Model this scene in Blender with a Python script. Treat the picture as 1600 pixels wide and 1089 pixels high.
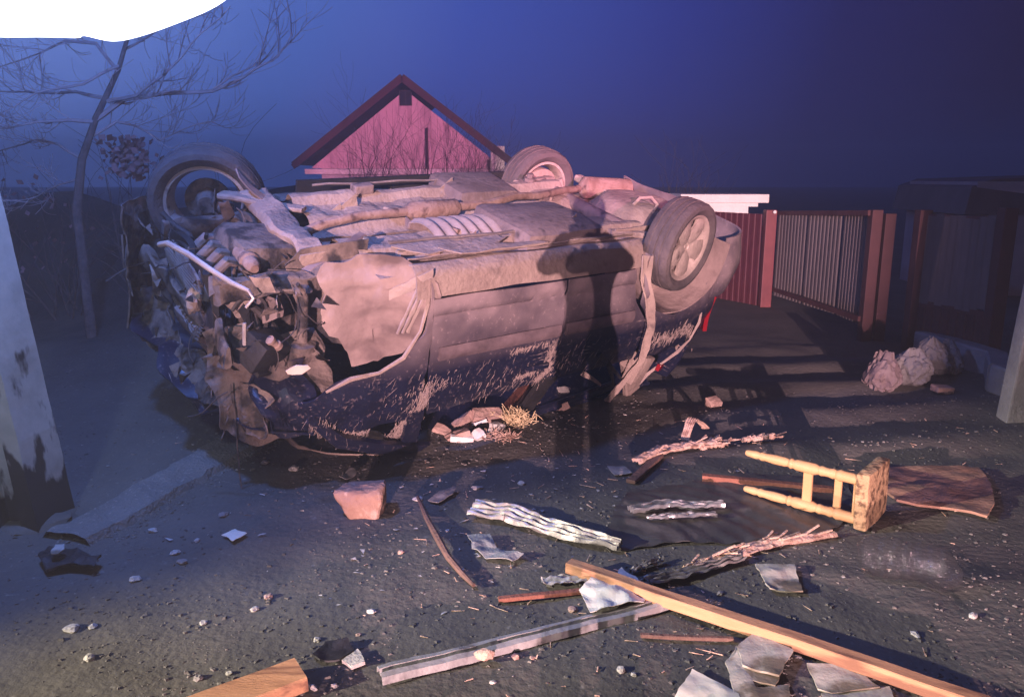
import bpy, bmesh, math, random
from mathutils import Vector, Matrix, noise, Euler
PI = math.pi
for o in list(bpy.data.objects):
    bpy.data.objects.remove(o)
SC = bpy.context.scene
COL = SC.collection
# ------------------------------------------------------------------ camera
EYE, FPX, PITCH = 1.55, 1232.0, math.radians(12.206)
cam = bpy.data.cameras.new('camera'); cam.lens = 36 * FPX / 1600; cam.sensor_width = 36; cam.sensor_fit = 'HORIZONTAL'
cam.clip_end = 2000; cam.clip_start = 0.02
co = bpy.data.objects.new('camera', cam); COL.objects.link(co)
co.location = (0, 0, EYE); co.rotation_euler = (PI / 2 - PITCH, 0, 0); SC.camera = co
# ------------------------------------------------------------------ world, exposure
w = bpy.data.worlds.new('World'); SC.world = w; w.use_nodes = True
wn = w.node_tree.nodes; wl = w.node_tree.links; bg = wn['Background']; bg.inputs['Strength'].default_value = 1.0
# night sky: deep blue, brightening towards the blue glow at the upper left
wt = wn.new('ShaderNodeTexCoord'); wd_ = wn.new('ShaderNodeVectorMath'); wd_.operation = 'DOT_PRODUCT'
wd_.inputs[1].default_value = (-0.523, 0.810, 0.266)
wl.new(wt.outputs['Generated'], wd_.inputs[0])
wr = wn.new('ShaderNodeValToRGB'); wl.new(wd_.outputs['Value'], wr.inputs[0]); wl.new(wr.outputs[0], bg.inputs['Color'])
stops = [(0.0, (.004, .006, .028)), (.45, (.004, .006, .036)), (.60, (.005, .012, .095)), (.73, (.011, .033, .25)), (.87, (.030, .078, .42)), (.96, (.085, .155, .54)), (1.0, (.15, .25, .70))]
while len(wr.color_ramp.elements) < len(stops): wr.color_ramp.elements.new(0.5)
for e_, (p_, c_) in zip(wr.color_ramp.elements, stops): e_.position = p_; e_.color = (*c_, 1)
SC.view_settings.view_transform = 'Standard'; SC.view_settings.look = 'None'
SC.view_settings.exposure = 0; SC.view_settings.gamma = 1; SC.view_settings.use_curve_mapping = False
SC.cycles.use_denoising = True
SC.cycles.max_bounces = 5; SC.cycles.diffuse_bounces = 2; SC.cycles.volume_bounces = 0
SC.cycles.transmission_bounces = 4; SC.cycles.transparent_max_bounces = 6
SC.cycles.caustics_reflective = False; SC.cycles.caustics_refractive = False

def lamp(name, kind, loc, target, energy, color, size=0.06, spot=60, blend=0.5):
    d = bpy.data.lights.new(name, kind); d.energy = energy; d.color = color
    d.shadow_soft_size = size
    if kind == 'SPOT':
        d.spot_size = math.radians(spot); d.spot_blend = blend
    o = bpy.data.objects.new(name, d); COL.objects.link(o); o.location = loc
    o.rotation_euler = (Vector(target) - Vector(loc)).to_track_quat('-Z', 'Y').to_euler()
    return o
# headlamps of the emergency vehicle behind the photographer (two, side by side), a searchlight further left,
# the red beacon of the same vehicle and the blue one beside the floodlight in the corner of the frame
lamp('headlamp', 'SPOT', (-3.45, -40.0, 3.95), (1.02, 6, 1.30), 275000, (1, 0.61, 0.67), 0.08, 6.7, 0.5)
lamp('headlamp', 'SPOT', (-4.75, -40.0, 3.95), (1.02, 6, 1.30), 62000, (1, 0.61, 0.67), 0.08, 6.7, 0.5)
lamp('searchlight', 'SPOT', (-8.0, -1.0, 2.7), (0.9, 1.75, 0.0), 7800, (1, 0.86, 0.70), 0.05, 28, 0.6)
lamp('red_beacon', 'SPOT', (8.0, -20.0, 3.4), (-2.9, 20, 2.7), 100000, (1, 0.34, 0.62), 0.10, 8, 0.6)
lamp('blue_lamp', 'POINT', (-1.95, 3.1, 3.05), (0, 4, 1), 330, (0.13, 0.27, 1), 0.10)
lamp('blue_lamp', 'SPOT', (-1.5, 0.6, 3.0), (-2.2, 3.4, 1.2), 200, (0.50, 0.66, 1), 0.10, 42, 0.9)  # added blue fill that brightens the pole; no beacon stands here

# ------------------------------------------------------------------ helpers
def ray(u, v):
    x, y = (u - 800) / FPX, (544.5 - v) / FPX
    return Vector((x, math.cos(PITCH) + y * math.sin(PITCH), -math.sin(PITCH) + y * math.cos(PITCH)))
def G(u, v, z=0.0):                      # where a sight line meets the ground (or the level z)
    d = ray(u, v); s = (z - EYE) / d.z
    return Vector((0, 0, EYE)) + d * s
def AT(u, v, Y):                         # the point of a sight line at the distance Y
    d = ray(u, v); return Vector((0, 0, EYE)) + d * (Y / d.y)
def V(*a): return Vector(a)
def N(p, s=1.0, seed=0.0): return noise.noise(Vector(p) * s + Vector((seed, seed * 1.7, -seed)))
def NV(p, s=1.0, seed=0.0): return noise.noise_vector(Vector(p) * s + Vector((seed, seed * 1.7, -seed)))
def lerp(a, b, t): return a + (b - a) * t
def interp(tab, x):
    if x <= tab[0][0]: return tab[0][1]
    for (x0, y0), (x1, y1) in zip(tab, tab[1:]):
        if x <= x1: return y0 + (y1 - y0) * (x - x0) / (x1 - x0)
    return tab[-1][1]

def thicken(bm, faces, th):               # give a sheet its thickness along the averaged normals
    faces = list(faces); bmesh.ops.recalc_face_normals(bm, faces=faces); fset = set(faces)
    vs = {v for f in faces for v in f.verts}; nv = {}
    for v in vs:
        n = Vector((0, 0, 0))
        for f in v.link_faces:
            if f in fset: n += f.normal
        n = n.normalized() if n.length > 1e-6 else Vector((0, 0, 1))
        nv[v] = n
    dup = {v: bm.verts.new(v.co - nv[v] * th) for v in vs}
    rim = [(e.verts[0], e.verts[1]) for e in {e for f in faces for e in f.edges} if sum(f in fset for f in e.link_faces) == 1]
    for f in faces: bm.faces.new([dup[v] for v in reversed(f.verts)])
    for a, b in rim:
        try: bm.faces.new((a, b, dup[b], dup[a]))
        except ValueError: pass
class MB:
    def __init__(s): s.bm = bmesh.new()
    def box(s, c, size, rot=(0, 0, 0), bev=0.0, taper=1.0):
        m = Matrix.Translation(c) @ Euler(rot).to_matrix().to_4x4()
        r = bmesh.ops.create_cube(s.bm, size=1)
        vs = r['verts']
        for v in vs:
            k = taper if v.co.z > 0 else 1
            v.co = Vector((v.co.x * size[0] * k, v.co.y * size[1] * k, v.co.z * size[2]))
        if bev:
            es = list({e for v in vs for e in v.link_edges})
            b = bmesh.ops.bevel(s.bm, geom=es, offset=bev, segments=2, affect='EDGES', profile=0.6)
            vs = list({v for f in b['faces'] for v in f.verts} | {v for v in vs if v.is_valid})
        for v in vs: v.co = m @ v.co
        return vs
    def beam(s, a, b, wd, ht, up=(0, 0, 1), bev=0.0, seg=1, wob=0.0, seed=0, taper=1.0):
        a, b = Vector(a), Vector(b); d = (b - a); L = d.length; d.normalize()
        x = d.cross(Vector(up))
        x = x.normalized() if x.length > 1e-6 else Vector((1, 0, 0)); z = x.cross(d)
        rings = []
        for i in range(seg + 1):
            t = i / seg; c = a + d * L * t; k = lerp(1, taper, t)
            if wob: c = c + NV(c, 4, seed) * wob
            c8 = []
            bb = bev
            if bb:
                off = [(-wd/2+bb, -ht/2), (wd/2-bb, -ht/2), (wd/2, -ht/2+bb), (wd/2, ht/2-bb), (wd/2-bb, ht/2), (-wd/2+bb, ht/2), (-wd/2, ht/2-bb), (-wd/2, -ht/2+bb)]
            else: off = [(-wd/2, -ht/2), (wd/2, -ht/2), (wd/2, ht/2), (-wd/2, ht/2)]
            for (p, q) in off: c8.append(s.bm.verts.new(c + x * p * k + z * q * k))
            rings.append(c8)
        n = len(rings[0])
        for r0, r1 in zip(rings, rings[1:]):
            for i in range(n): s.bm.faces.new((r0[i], r0[(i+1) % n], r1[(i+1) % n], r1[i]))
        s.bm.faces.new(rings[0][::-1]); s.bm.faces.new(rings[-1])
        return [v for r in rings for v in r]
    def tube(s, pts, rad, n=8, cap=True):
        pts = [Vector(p) for p in pts]; m = len(pts)
        rad = rad if isinstance(rad, (list, tuple)) else [rad] * m
        rings = []; prev = None
        for i, p in enumerate(pts):
            d = (pts[min(i+1, m-1)] - pts[max(i-1, 0)]).normalized()
            if prev is None:
                x = d.orthogonal().normalized()
            else:
                x = (prev - d * prev.dot(d)); x = x.normalized() if x.length > 1e-6 else d.orthogonal().normalized()
            prev = x; y = d.cross(x)
            rings.append([s.bm.verts.new(p + (x * math.cos(2*PI*k/n) + y * math.sin(2*PI*k/n)) * rad[i]) for k in range(n)])
        for r0, r1 in zip(rings, rings[1:]):
            for k in range(n): s.bm.faces.new((r0[k], r0[(k+1) % n], r1[(k+1) % n], r1[k]))
        if cap and n > 2: s.bm.faces.new(rings[0][::-1]); s.bm.faces.new(rings[-1])
        return [v for r in rings for v in r]
    def lathe(s, c, axis, prof, n=24, closed=False, cap=True, arc=None):
        c = Vector(c); a = Vector(axis).normalized(); x = a.orthogonal().normalized(); y = a.cross(x)
        rings = []
        for (h, r) in prof:
            rings.append([s.bm.verts.new(c + a * h + (x * math.cos(2*PI*k/n) + y * math.sin(2*PI*k/n)) * max(r, 1e-4)) for k in range(n)])
        seq = list(zip(rings, rings[1:])) + ([(rings[-1], rings[0])] if closed else [])
        for r0, r1 in seq:
            for k in range(n): s.bm.faces.new((r0[k], r0[(k+1) % n], r1[(k+1) % n], r1[k]))
        if cap and not closed: s.bm.faces.new(rings[0][::-1]); s.bm.faces.new(rings[-1])
        return [v for r in rings for v in r]
    def patch(s, fn, nu, nv, th=0.0):
        g = [[s.bm.verts.new(fn(i / nu, j / nv)) for j in range(nv + 1)] for i in range(nu + 1)]
        fs = [s.bm.faces.new((g[i][j], g[i+1][j], g[i+1][j+1], g[i][j+1])) for i in range(nu) for j in range(nv)]
        if th: thicken(s.bm, fs, th)
        return s
    def poly(s, pts, h, fn, th=0.0):      # outline -> fine triangles -> fn maps each point
        t = bmesh.new()
        f = t.faces.new([t.verts.new(Vector(p)) for p in pts])
        f.normal_update(); bmesh.ops.triangulate(t, faces=[f], quad_method='BEAUTY', ngon_method='EAR_CLIP')
        for _ in range(7):
            es = [e for e in t.edges if e.calc_length() > h]
            if not es: break
            bmesh.ops.subdivide_edges(t, edges=es, cuts=1)
            bmesh.ops.triangulate(t, faces=[f for f in t.faces if len(f.verts) > 3])
        for v in t.verts: v.co = Vector(fn(v.co.copy()))
        bmesh.ops.recalc_face_normals(t, faces=t.faces)
        if th: thicken(t, t.faces[:], th)
        me = bpy.data.meshes.new('tmp'); t.to_mesh(me); t.free(); s.bm.from_mesh(me); bpy.data.meshes.remove(me)
        return s
    def ico(s, c, r, sub=2, fn=None, scale=(1, 1, 1)):
        q = bmesh.ops.create_icosphere(s.bm, subdivisions=sub, radius=1)
        for v in q['verts']:
            p = v.co.copy(); k = fn(p) if fn else 1
            v.co = Vector(c) + Vector((p.x * scale[0], p.y * scale[1], p.z * scale[2])) * r * k
        return q['verts']
    def warp(s, fn):
        for v in s.bm.verts: v.co = Vector(fn(v.co))
        return s
    def build(s, name, mat, parent=None, smooth=False, loc=None, angle=40):
        bmesh.ops.recalc_face_normals(s.bm, faces=s.bm.faces)
        me = bpy.data.meshes.new(name); s.bm.to_mesh(me); s.bm.free()
        if smooth:
            for p in me.polygons: p.use_smooth = True
            try: me.set_sharp_from_angle(angle=math.radians(angle))
            except Exception: pass
        me.materials.append(mat)
        o = bpy.data.objects.new(name, me); COL.objects.link(o)
        if parent is not None: o.parent = parent
        if loc is not None: o.location = loc
        return o
def recenter(o):                          # put the origin of a one-mesh thing at its base
    vs = o.data.vertices
    c = Vector((0, 0, 0))
    for v in vs: c += v.co
    c /= len(vs); c.z = min(v.co.z for v in vs)
    for v in vs: v.co -= c
    o.location = o.location + c
    return o
def tag(o, label, cat, group=None):
    o['label'] = label; o['category'] = cat
    if group: o['group'] = group
    return o
def struct(o): o['kind'] = 'structure'; return o
def empty(name, loc=(0, 0, 0), rot=(0, 0, 0), parent=None):
    o = bpy.data.objects.new(name, None); COL.objects.link(o); o.location = loc; o.rotation_euler = rot
    o.empty_display_size = 0.1
    if parent is not None: o.parent = parent
    return o
def copy_tree(o, parent=None):
    c = o.copy(); COL.objects.link(c)
    if parent is not None: c.parent = parent
    for ch in o.children: copy_tree(ch, c)
    return c

# ------------------------------------------------------------------ materials
def mat(name, c1, c2=None, rough=0.8, scale=6.0, bump=0.0, bscale=40.0, metal=0.0, c3=None, scale3=25.0, amt3=0.5, stretch=(1, 1, 1), contrast=0.18, spec=0.3, rough2=None):
    m = bpy.data.materials.new(name); m.use_nodes = True
    nt = m.node_tree; nd = nt.nodes; lk = nt.links; b = nd['Principled BSDF']
    b.inputs['Roughness'].default_value = rough; b.inputs['Metallic'].default_value = metal
    b.inputs['Specular IOR Level'].default_value = spec
    b.inputs['Base Color'].default_value = (*c1, 1)
    tc = nd.new('ShaderNodeTexCoord'); mp = nd.new('ShaderNodeMapping'); mp.inputs['Scale'].default_value = stretch
    lk.new(tc.outputs['Object'], mp.inputs['Vector'])
    out = None
    if c2:
        n = nd.new('ShaderNodeTexNoise'); n.inputs['Scale'].default_value = scale; n.inputs['Detail'].default_value = 6; n.inputs['Roughness'].default_value = 0.62
        lk.new(mp.outputs[0], n.inputs['Vector'])
        r = nd.new('ShaderNodeValToRGB'); r.color_ramp.elements[0].position = 0.5 - contrast; r.color_ramp.elements[1].position = 0.5 + contrast
        r.color_ramp.elements[0].color = (*c1, 1); r.color_ramp.elements[1].color = (*c2, 1)
        lk.new(n.outputs[0], r.inputs[0]); out = r.outputs[0]
        if c3:
            n3 = nd.new('ShaderNodeTexNoise'); n3.inputs['Scale'].default_value = scale3; n3.inputs['Detail'].default_value = 5
            lk.new(mp.outputs[0], n3.inputs['Vector'])
            r3 = nd.new('ShaderNodeValToRGB'); r3.color_ramp.elements[0].position = 1 - amt3 - 0.06; r3.color_ramp.elements[1].position = 1 - amt3 + 0.06
            lk.new(n3.outputs[0], r3.inputs[0])
            mx = nd.new('ShaderNodeMix'); mx.data_type = 'RGBA'
            lk.new(r3.outputs[0], mx.inputs[0]); lk.new(out, mx.inputs[6]); mx.inputs[7].default_value = (*c3, 1); out = mx.outputs[2]
        lk.new(out, b.inputs['Base Color'])
        if rough2 is not None:
            rr = nd.new('ShaderNodeMapRange'); rr.inputs[1].default_value = 0.35; rr.inputs[2].default_value = 0.65
            rr.inputs[3].default_value = rough; rr.inputs[4].default_value = rough2
            lk.new(n.outputs[0], rr.inputs[0]); lk.new(rr.outputs[0], b.inputs['Roughness'])
    if bump:
        n2 = nd.new('ShaderNodeTexNoise'); n2.inputs['Scale'].default_value = bscale; n2.inputs['Detail'].default_value = 5
        lk.new(mp.outputs[0], n2.inputs['Vector'])
        bp = nd.new('ShaderNodeBump'); bp.inputs['Strength'].default_value = bump; bp.inputs['Distance'].default_value = 0.02
        lk.new(n2.outputs[0], bp.inputs['Height']); lk.new(bp.outputs[0], b.inputs['Normal'])
    return m

M_ground = mat('packed_dirt', (0.076, 0.073, 0.064), (0.140, 0.131, 0.109), 0.95, 1.1, 0.35, 34, c3=(0.20, 0.19, 0.165), scale3=30, amt3=0.30)
M_strip = mat('pale_gravel', (0.14, 0.135, 0.118), (0.21, 0.20, 0.175), 0.95, 3, 0.8, 60, c3=(0.29, 0.27, 0.235), scale3=60, amt3=0.36)
M_gravel = mat('gravel_stone', (0.08, 0.076, 0.07), (0.19, 0.175, 0.155), 0.9, 1.7, 0.3, 80, contrast=0.1)
M_conc = mat('weathered_concrete', (0.36, 0.37, 0.36), (0.52, 0.53, 0.51), 0.9, 5.0, 0.25, 30, c3=(0.10, 0.095, 0.09), scale3=2.3, amt3=0.38)
M_conc2 = mat('grey_concrete', (0.20, 0.19, 0.18), (0.30, 0.28, 0.26), 0.9, 4.0, 0.4, 40)
M_plaster = mat('white_plaster', (0.70, 0.66, 0.60), (0.80, 0.76, 0.70), 0.85, 3, 0.2, 30)
M_gable = mat('faded_pink_boards', (0.60, 0.40, 0.43), (0.70, 0.46, 0.49), 0.85, 1.2, 0.2, 20, c3=(0.44, 0.28, 0.31), scale3=2.0, amt3=0.40, stretch=(3, 3, 0.5))
M_verge = mat('red_brown_verge', (0.05, 0.022, 0.03), (0.08, 0.03, 0.038), 0.8, 5)
M_roof = mat('dark_roof_tile', (0.05, 0.035, 0.033), (0.08, 0.05, 0.045), 0.9, 8, 0.4, 20)
M_hwall = mat('house_plaster', (0.38, 0.34, 0.34), (0.52, 0.47, 0.46), 0.9, 2, 0.2, 20)
M_glass = mat('dark_window_glass', (0.02, 0.025, 0.03), None, 0.1, spec=0.6)
M_red = mat('red_fence_paint', (0.075, 0.018, 0.026), (0.105, 0.025, 0.034), 0.55, 5, 0.1, 30)
M_redpost = mat('red_post_paint', (0.14, 0.034, 0.038), (0.19, 0.048, 0.05), 0.5, 6)
M_sheet = mat('grey_fence_sheet', (0.095, 0.08, 0.078), (0.145, 0.12, 0.115), 0.6, 3, 0.1, 20, stretch=(1, 1, 0.4))
M_sheet2 = mat('rusty_brown_sheet', (0.055, 0.022, 0.024), (0.085, 0.032, 0.033), 0.7, 4)
M_bark = mat('pale_bark', (0.13, 0.10, 0.09), (0.24, 0.19, 0.17), 0.9, 14, 0.4, 60)
M_pale = mat('pale_smooth_bark', (0.42, 0.36, 0.35), (0.58, 0.50, 0.48), 0.8, 14, 0.3, 60)
M_leaf = mat('dry_leaves', (0.34, 0.21, 0.20), (0.54, 0.35, 0.33), 0.8, 5)
M_tyre = mat('dusty_rubber', (0.060, 0.052, 0.052), (0.15, 0.12, 0.11), 0.9, 5, 0.4, 60, contrast=0.2)
M_rim = mat('muddy_alloy', (0.36, 0.29, 0.24), (0.52, 0.43, 0.35), 0.55, 7, 0.3, 40, c3=(0.14, 0.11, 0.10), scale3=12, amt3=0.36, metal=0.15)
M_mud = mat('dried_mud', (0.27, 0.20, 0.165), (0.40, 0.31, 0.25), 0.92, 4.5, 0.55, 30, c3=(0.19, 0.145, 0.125), scale3=7, amt3=0.34)
M_mud3 = mat('grimy_plastic', (0.15, 0.11, 0.10), (0.30, 0.225, 0.20), 0.85, 5, 0.4, 30, c3=(0.09, 0.07, 0.065), scale3=10, amt3=0.36)
M_rust = mat('rusty_metal', (0.19, 0.115, 0.085), (0.36, 0.25, 0.20), 0.85, 9, 0.4, 40, c3=(0.10, 0.06, 0.05), scale3=14, amt3=0.36)
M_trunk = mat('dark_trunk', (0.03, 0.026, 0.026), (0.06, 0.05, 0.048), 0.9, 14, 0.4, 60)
M_mud2 = mat('dark_mud', (0.09, 0.07, 0.06), (0.23, 0.175, 0.145), 0.9, 6, 0.6, 30, c3=(0.035, 0.03, 0.03), scale3=9, amt3=0.45)
M_liner = mat('mud_coated_liner', (0.20, 0.145, 0.13), (0.40, 0.30, 0.26), 0.9, 2.6, 0.5, 16, c3=(0.14, 0.10, 0.092), scale3=4.5, amt3=0.42)
M_steel = mat('dull_steel', (0.20, 0.16, 0.145), (0.36, 0.29, 0.255), 0.6, 7, 0.3, 50, metal=0.35)
M_shield = mat('heat_shield', (0.32, 0.245, 0.21), (0.45, 0.355, 0.30), 0.7, 5, 0.3, 30, metal=0.1)
M_black = mat('black_plastic', (0.012, 0.012, 0.014), (0.035, 0.032, 0.032), 0.6, 6, 0.2, 40)
M_rubber = mat('rubber_hose', (0.03, 0.027, 0.027), (0.085, 0.07, 0.065), 0.7, 9, 0.2, 40)
M_pipe = mat('bright_pipe', (0.34, 0.29, 0.27), (0.52, 0.46, 0.42), 0.4, 8, metal=0.3)
M_mould = mat('dusty_moulding', (0.085, 0.062, 0.066), (0.19, 0.14, 0.14), 0.7, 9)
M_tail = mat('red_lens', (0.22, 0.008, 0.015), None, 0.15, spec=0.6)
M_cream = mat('cream_plastic', (0.62, 0.50, 0.40), (0.70, 0.60, 0.50), 0.6, 6)

def car_paint():
    m = bpy.data.materials.new('scraped_navy_paint'); m.use_nodes = True
    nt = m.node_tree; nd = nt.nodes; lk = nt.links; b = nd['Principled BSDF']
    tc = nd.new('ShaderNodeTexCoord')
    def noi(scale, st=(1, 1, 1), rot=(0, 0, 0), det=6):
        mp = nd.new('ShaderNodeMapping'); mp.inputs['Scale'].default_value = st; mp.inputs['Rotation'].default_value = rot
        lk.new(tc.outputs['Object'], mp.inputs['Vector'])
        n = nd.new('ShaderNodeTexNoise'); n.inputs['Scale'].default_value = scale; n.inputs['Detail'].default_value = det
        lk.new(mp.outputs[0], n.inputs['Vector']); return n.outputs[0]
    def ramp(src, a, c):
        r = nd.new('ShaderNodeValToRGB'); r.color_ramp.elements[0].position = a; r.color_ramp.elements[1].position = c
        lk.new(src, r.inputs[0]); return r.outputs[0]
    def math_(op, a, c):
        q = nd.new('ShaderNodeMath'); q.operation = op; q.use_clamp = True
        for i, s in enumerate((a, c)):
            if isinstance(s, (int, float)): q.inputs[i].default_value = s
            else: lk.new(s, q.inputs[i])
        return q.outputs[0]
    sx = nd.new('ShaderNodeSeparateXYZ'); lk.new(tc.outputs['Object'], sx.inputs[0])
    mr = nd.new('ShaderNodeMapRange'); mr.inputs[1].default_value = 0.38; mr.inputs[2].default_value = 0.74
    mr.inputs[3].default_value = 1.0; mr.inputs[4].default_value = 0.0
    lk.new(sx.outputs['Z'], mr.inputs[0])
    dust = math_('MULTIPLY', mr.outputs[0], ramp(noi(5), 0.12, 0.66))
    speck = math_('MULTIPLY', ramp(noi(48), 0.60, 0.70), 0.35)
    # fine scratches running along the slide, kept to patches
    s1 = ramp(noi(9, (1.2, 1, 18), (0, 0.9, 0), 4), 0.665, 0.70)
    s2 = ramp(noi(9, (20, 1, 1.0), (0, 0.45, 0), 4), 0.68, 0.71)
    patchm = ramp(noi(3.0), 0.50, 0.60)
    lowm = nd.new('ShaderNodeMapRange'); lowm.inputs[1].default_value = 0.58; lowm.inputs[2].default_value = 0.72
    lk.new(sx.outputs['Z'], lowm.inputs[0])
    scr = math_('MULTIPLY', math_('MULTIPLY', math_('ADD', s1, s2), patchm), lowm.outputs[0])
    a1 = nd.new('ShaderNodeMix'); a1.data_type = 'RGBA'; a1.inputs[6].default_value = (0.010, 0.012, 0.030, 1); a1.inputs[7].default_value = (0.31, 0.235, 0.225, 1)
    lk.new(math_('ADD', dust, speck), a1.inputs[0])
    a2 = nd.new('ShaderNodeMix'); a2.data_type = 'RGBA'; a2.inputs[7].default_value = (0.55, 0.43, 0.36, 1)
    lk.new(a1.outputs[2], a2.inputs[6]); lk.new(scr, a2.inputs[0]); lk.new(a2.outputs[2], b.inputs['Base Color'])
    rr = nd.new('ShaderNodeMapRange'); rr.inputs[3].default_value = 0.32; rr.inputs[4].default_value = 0.85
    lk.new(dust, rr.inputs[0]); lk.new(rr.outputs[0], b.inputs['Roughness'])
    return m
M_paint = car_paint()
M_wood = mat('fresh_timber', (0.46, 0.24, 0.125), (0.58, 0.32, 0.17), 0.75, 5, 0.25, 60, c3=(0.22, 0.11, 0.065), scale3=3, amt3=0.44, stretch=(0.9, 6, 6))
M_wood2 = mat('splintered_wood', (0.50, 0.33, 0.24), (0.66, 0.48, 0.36), 0.8, 12, 0.5, 60, c3=(0.30, 0.18, 0.13), scale3=20, amt3=0.42)
M_stool = mat('varnished_pine', (0.48, 0.27, 0.125), (0.58, 0.35, 0.17), 0.5, 5, 0.1, 30)
M_seat = mat('dirty_seat', (0.50, 0.33, 0.18), (0.34, 0.21, 0.11), 0.85, 9, 0.6, 40, c3=(0.13, 0.075, 0.04), scale3=24, amt3=0.47)
M_redlath = mat('red_brown_lath', (0.20, 0.075, 0.05), (0.30, 0.12, 0.08), 0.8, 8, 0.3, 60)
M_stick = mat('brown_stick', (0.11, 0.065, 0.05), (0.19, 0.11, 0.085), 0.85, 10, 0.4, 60)
M_rock = mat('red_stone', (0.30, 0.17, 0.125), (0.42, 0.26, 0.19), 0.85, 5, 0.5, 30, c3=(0.55, 0.38, 0.29), scale3=16, amt3=0.36)
M_brick = mat('broken_brick', (0.34, 0.215, 0.17), (0.50, 0.36, 0.29), 0.9, 9, 0.5, 40)
M_tin = mat('crumpled_tin', (0.20, 0.19, 0.175), (0.36, 0.335, 0.305), 0.45, 5, 0.2, 30, metal=0.45, c3=(0.20, 0.19, 0.18), scale3=8, amt3=0.40)
M_tin2 = mat('shiny_tin', (0.62, 0.64, 0.62), (0.80, 0.80, 0.78), 0.28, 5, 0.2, 30, metal=0.8)
M_darktin = mat('dark_roof_sheet', (0.065, 0.064, 0.064), (0.12, 0.117, 0.11), 0.5, 5, 0.2, 30, metal=0.4)
M_prof = mat('grey_profile', (0.30, 0.30, 0.29), (0.44, 0.43, 0.40), 0.55, 6, 0.2, 30, c3=(0.15, 0.14, 0.13), scale3=9, amt3=0.40, metal=0.2)
M_paper = mat('cream_paper', (0.72, 0.70, 0.56), (0.80, 0.78, 0.64), 0.8, 5, 0.1, 30)
M_card = mat('stained_board', (0.40, 0.37, 0.30), (0.52, 0.49, 0.41), 0.85, 5, 0.2, 40, c3=(0.17, 0.14, 0.10), scale3=6, amt3=0.47)
M_rag = mat('grey_rag', (0.22, 0.22, 0.21), (0.32, 0.32, 0.30), 0.9, 6, 0.3, 40)
M_hard = mat('brown_hardboard', (0.24, 0.135, 0.09), (0.33, 0.20, 0.135), 0.8, 5, 0.3, 40, c3=(0.17, 0.09, 0.06), scale3=4, amt3=0.42)
M_sack = mat('woven_sack', (0.17, 0.162, 0.155), (0.27, 0.255, 0.245), 0.8, 4, 0.4, 30)
M_sack2 = mat('pinkish_sack', (0.17, 0.12, 0.117), (0.26, 0.21, 0.20), 0.8, 4, 0.4, 30)
M_straw = mat('straw', (0.62, 0.48, 0.26), (0.75, 0.61, 0.36), 0.8, 12)
M_white = mat('white_box', (0.72, 0.66, 0.58), (0.80, 0.75, 0.68), 0.7, 5)
M_chip = mat('plaster_chip', (0.42, 0.40, 0.35), (0.58, 0.55, 0.49), 0.9, 9, 0.4, 60)
M_cloth = mat('dark_jacket', (0.02, 0.022, 0.03), (0.03, 0.032, 0.04), 0.9, 5)
M_skin = mat('skin', (0.45, 0.27, 0.2), (0.5, 0.31, 0.23), 0.6, 5)
def plastic():
    m = bpy.data.materials.new('clear_plastic'); m.use_nodes = True
    nt = m.node_tree; nd = nt.nodes; b = nd['Principled BSDF']
    b.inputs['Base Color'].default_value = (0.05, 0.05, 0.055, 1); b.inputs['Roughness'].default_value = 0.10
    b.inputs['Alpha'].default_value = 0.24; b.inputs['Specular IOR Level'].default_value = 1.0
    n = nd.new('ShaderNodeTexNoise'); n.inputs['Scale'].default_value = 30
    bp = nd.new('ShaderNodeBump'); bp.inputs['Strength'].default_value = 0.3; bp.inputs['Distance'].default_value = 0.02
    nt.links.new(n.outputs[0], bp.inputs['Height']); nt.links.new(bp.outputs[0], b.inputs['Normal'])
    return m
M_plastic = plastic()
def pole_mat():
    m = mat('weathered_pole', (0.34, 0.35, 0.34), (0.50, 0.51, 0.49), 0.9, 6.0, 0.08, 30)
    nt = m.node_tree; nd = nt.nodes; lk = nt.links; b = nd['Principled BSDF']; src = b.inputs['Base Color'].links[0].from_socket
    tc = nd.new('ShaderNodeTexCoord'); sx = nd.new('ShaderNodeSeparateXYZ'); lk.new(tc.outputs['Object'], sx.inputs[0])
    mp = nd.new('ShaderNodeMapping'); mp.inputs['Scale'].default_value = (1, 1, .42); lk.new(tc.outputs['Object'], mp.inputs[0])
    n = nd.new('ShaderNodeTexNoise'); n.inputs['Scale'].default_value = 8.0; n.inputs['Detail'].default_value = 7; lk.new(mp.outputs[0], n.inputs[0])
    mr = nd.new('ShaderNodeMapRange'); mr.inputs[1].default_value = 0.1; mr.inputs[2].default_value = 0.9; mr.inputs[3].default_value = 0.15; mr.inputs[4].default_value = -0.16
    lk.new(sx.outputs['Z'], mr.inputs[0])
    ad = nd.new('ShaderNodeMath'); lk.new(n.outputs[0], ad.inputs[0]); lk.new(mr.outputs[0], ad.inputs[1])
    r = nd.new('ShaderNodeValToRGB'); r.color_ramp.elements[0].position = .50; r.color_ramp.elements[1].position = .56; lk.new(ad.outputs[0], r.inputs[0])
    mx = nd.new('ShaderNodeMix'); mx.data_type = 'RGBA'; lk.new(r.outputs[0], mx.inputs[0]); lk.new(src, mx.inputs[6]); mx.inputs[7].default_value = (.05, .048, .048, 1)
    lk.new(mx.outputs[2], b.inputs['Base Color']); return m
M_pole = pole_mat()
def glow(name, c, s):
    m = bpy.data.materials.new(name); m.use_nodes = True; b = m.node_tree.nodes['Principled BSDF']
    b.inputs['Base Color'].default_value = (0.8, 0.8, 0.8, 1)
    b.inputs['Emission Color'].default_value = (*c, 1); b.inputs['Emission Strength'].default_value = s
    return m
M_lit = glow('lit_lens', (0.92, 0.95, 1.0), 3.0)

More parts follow.
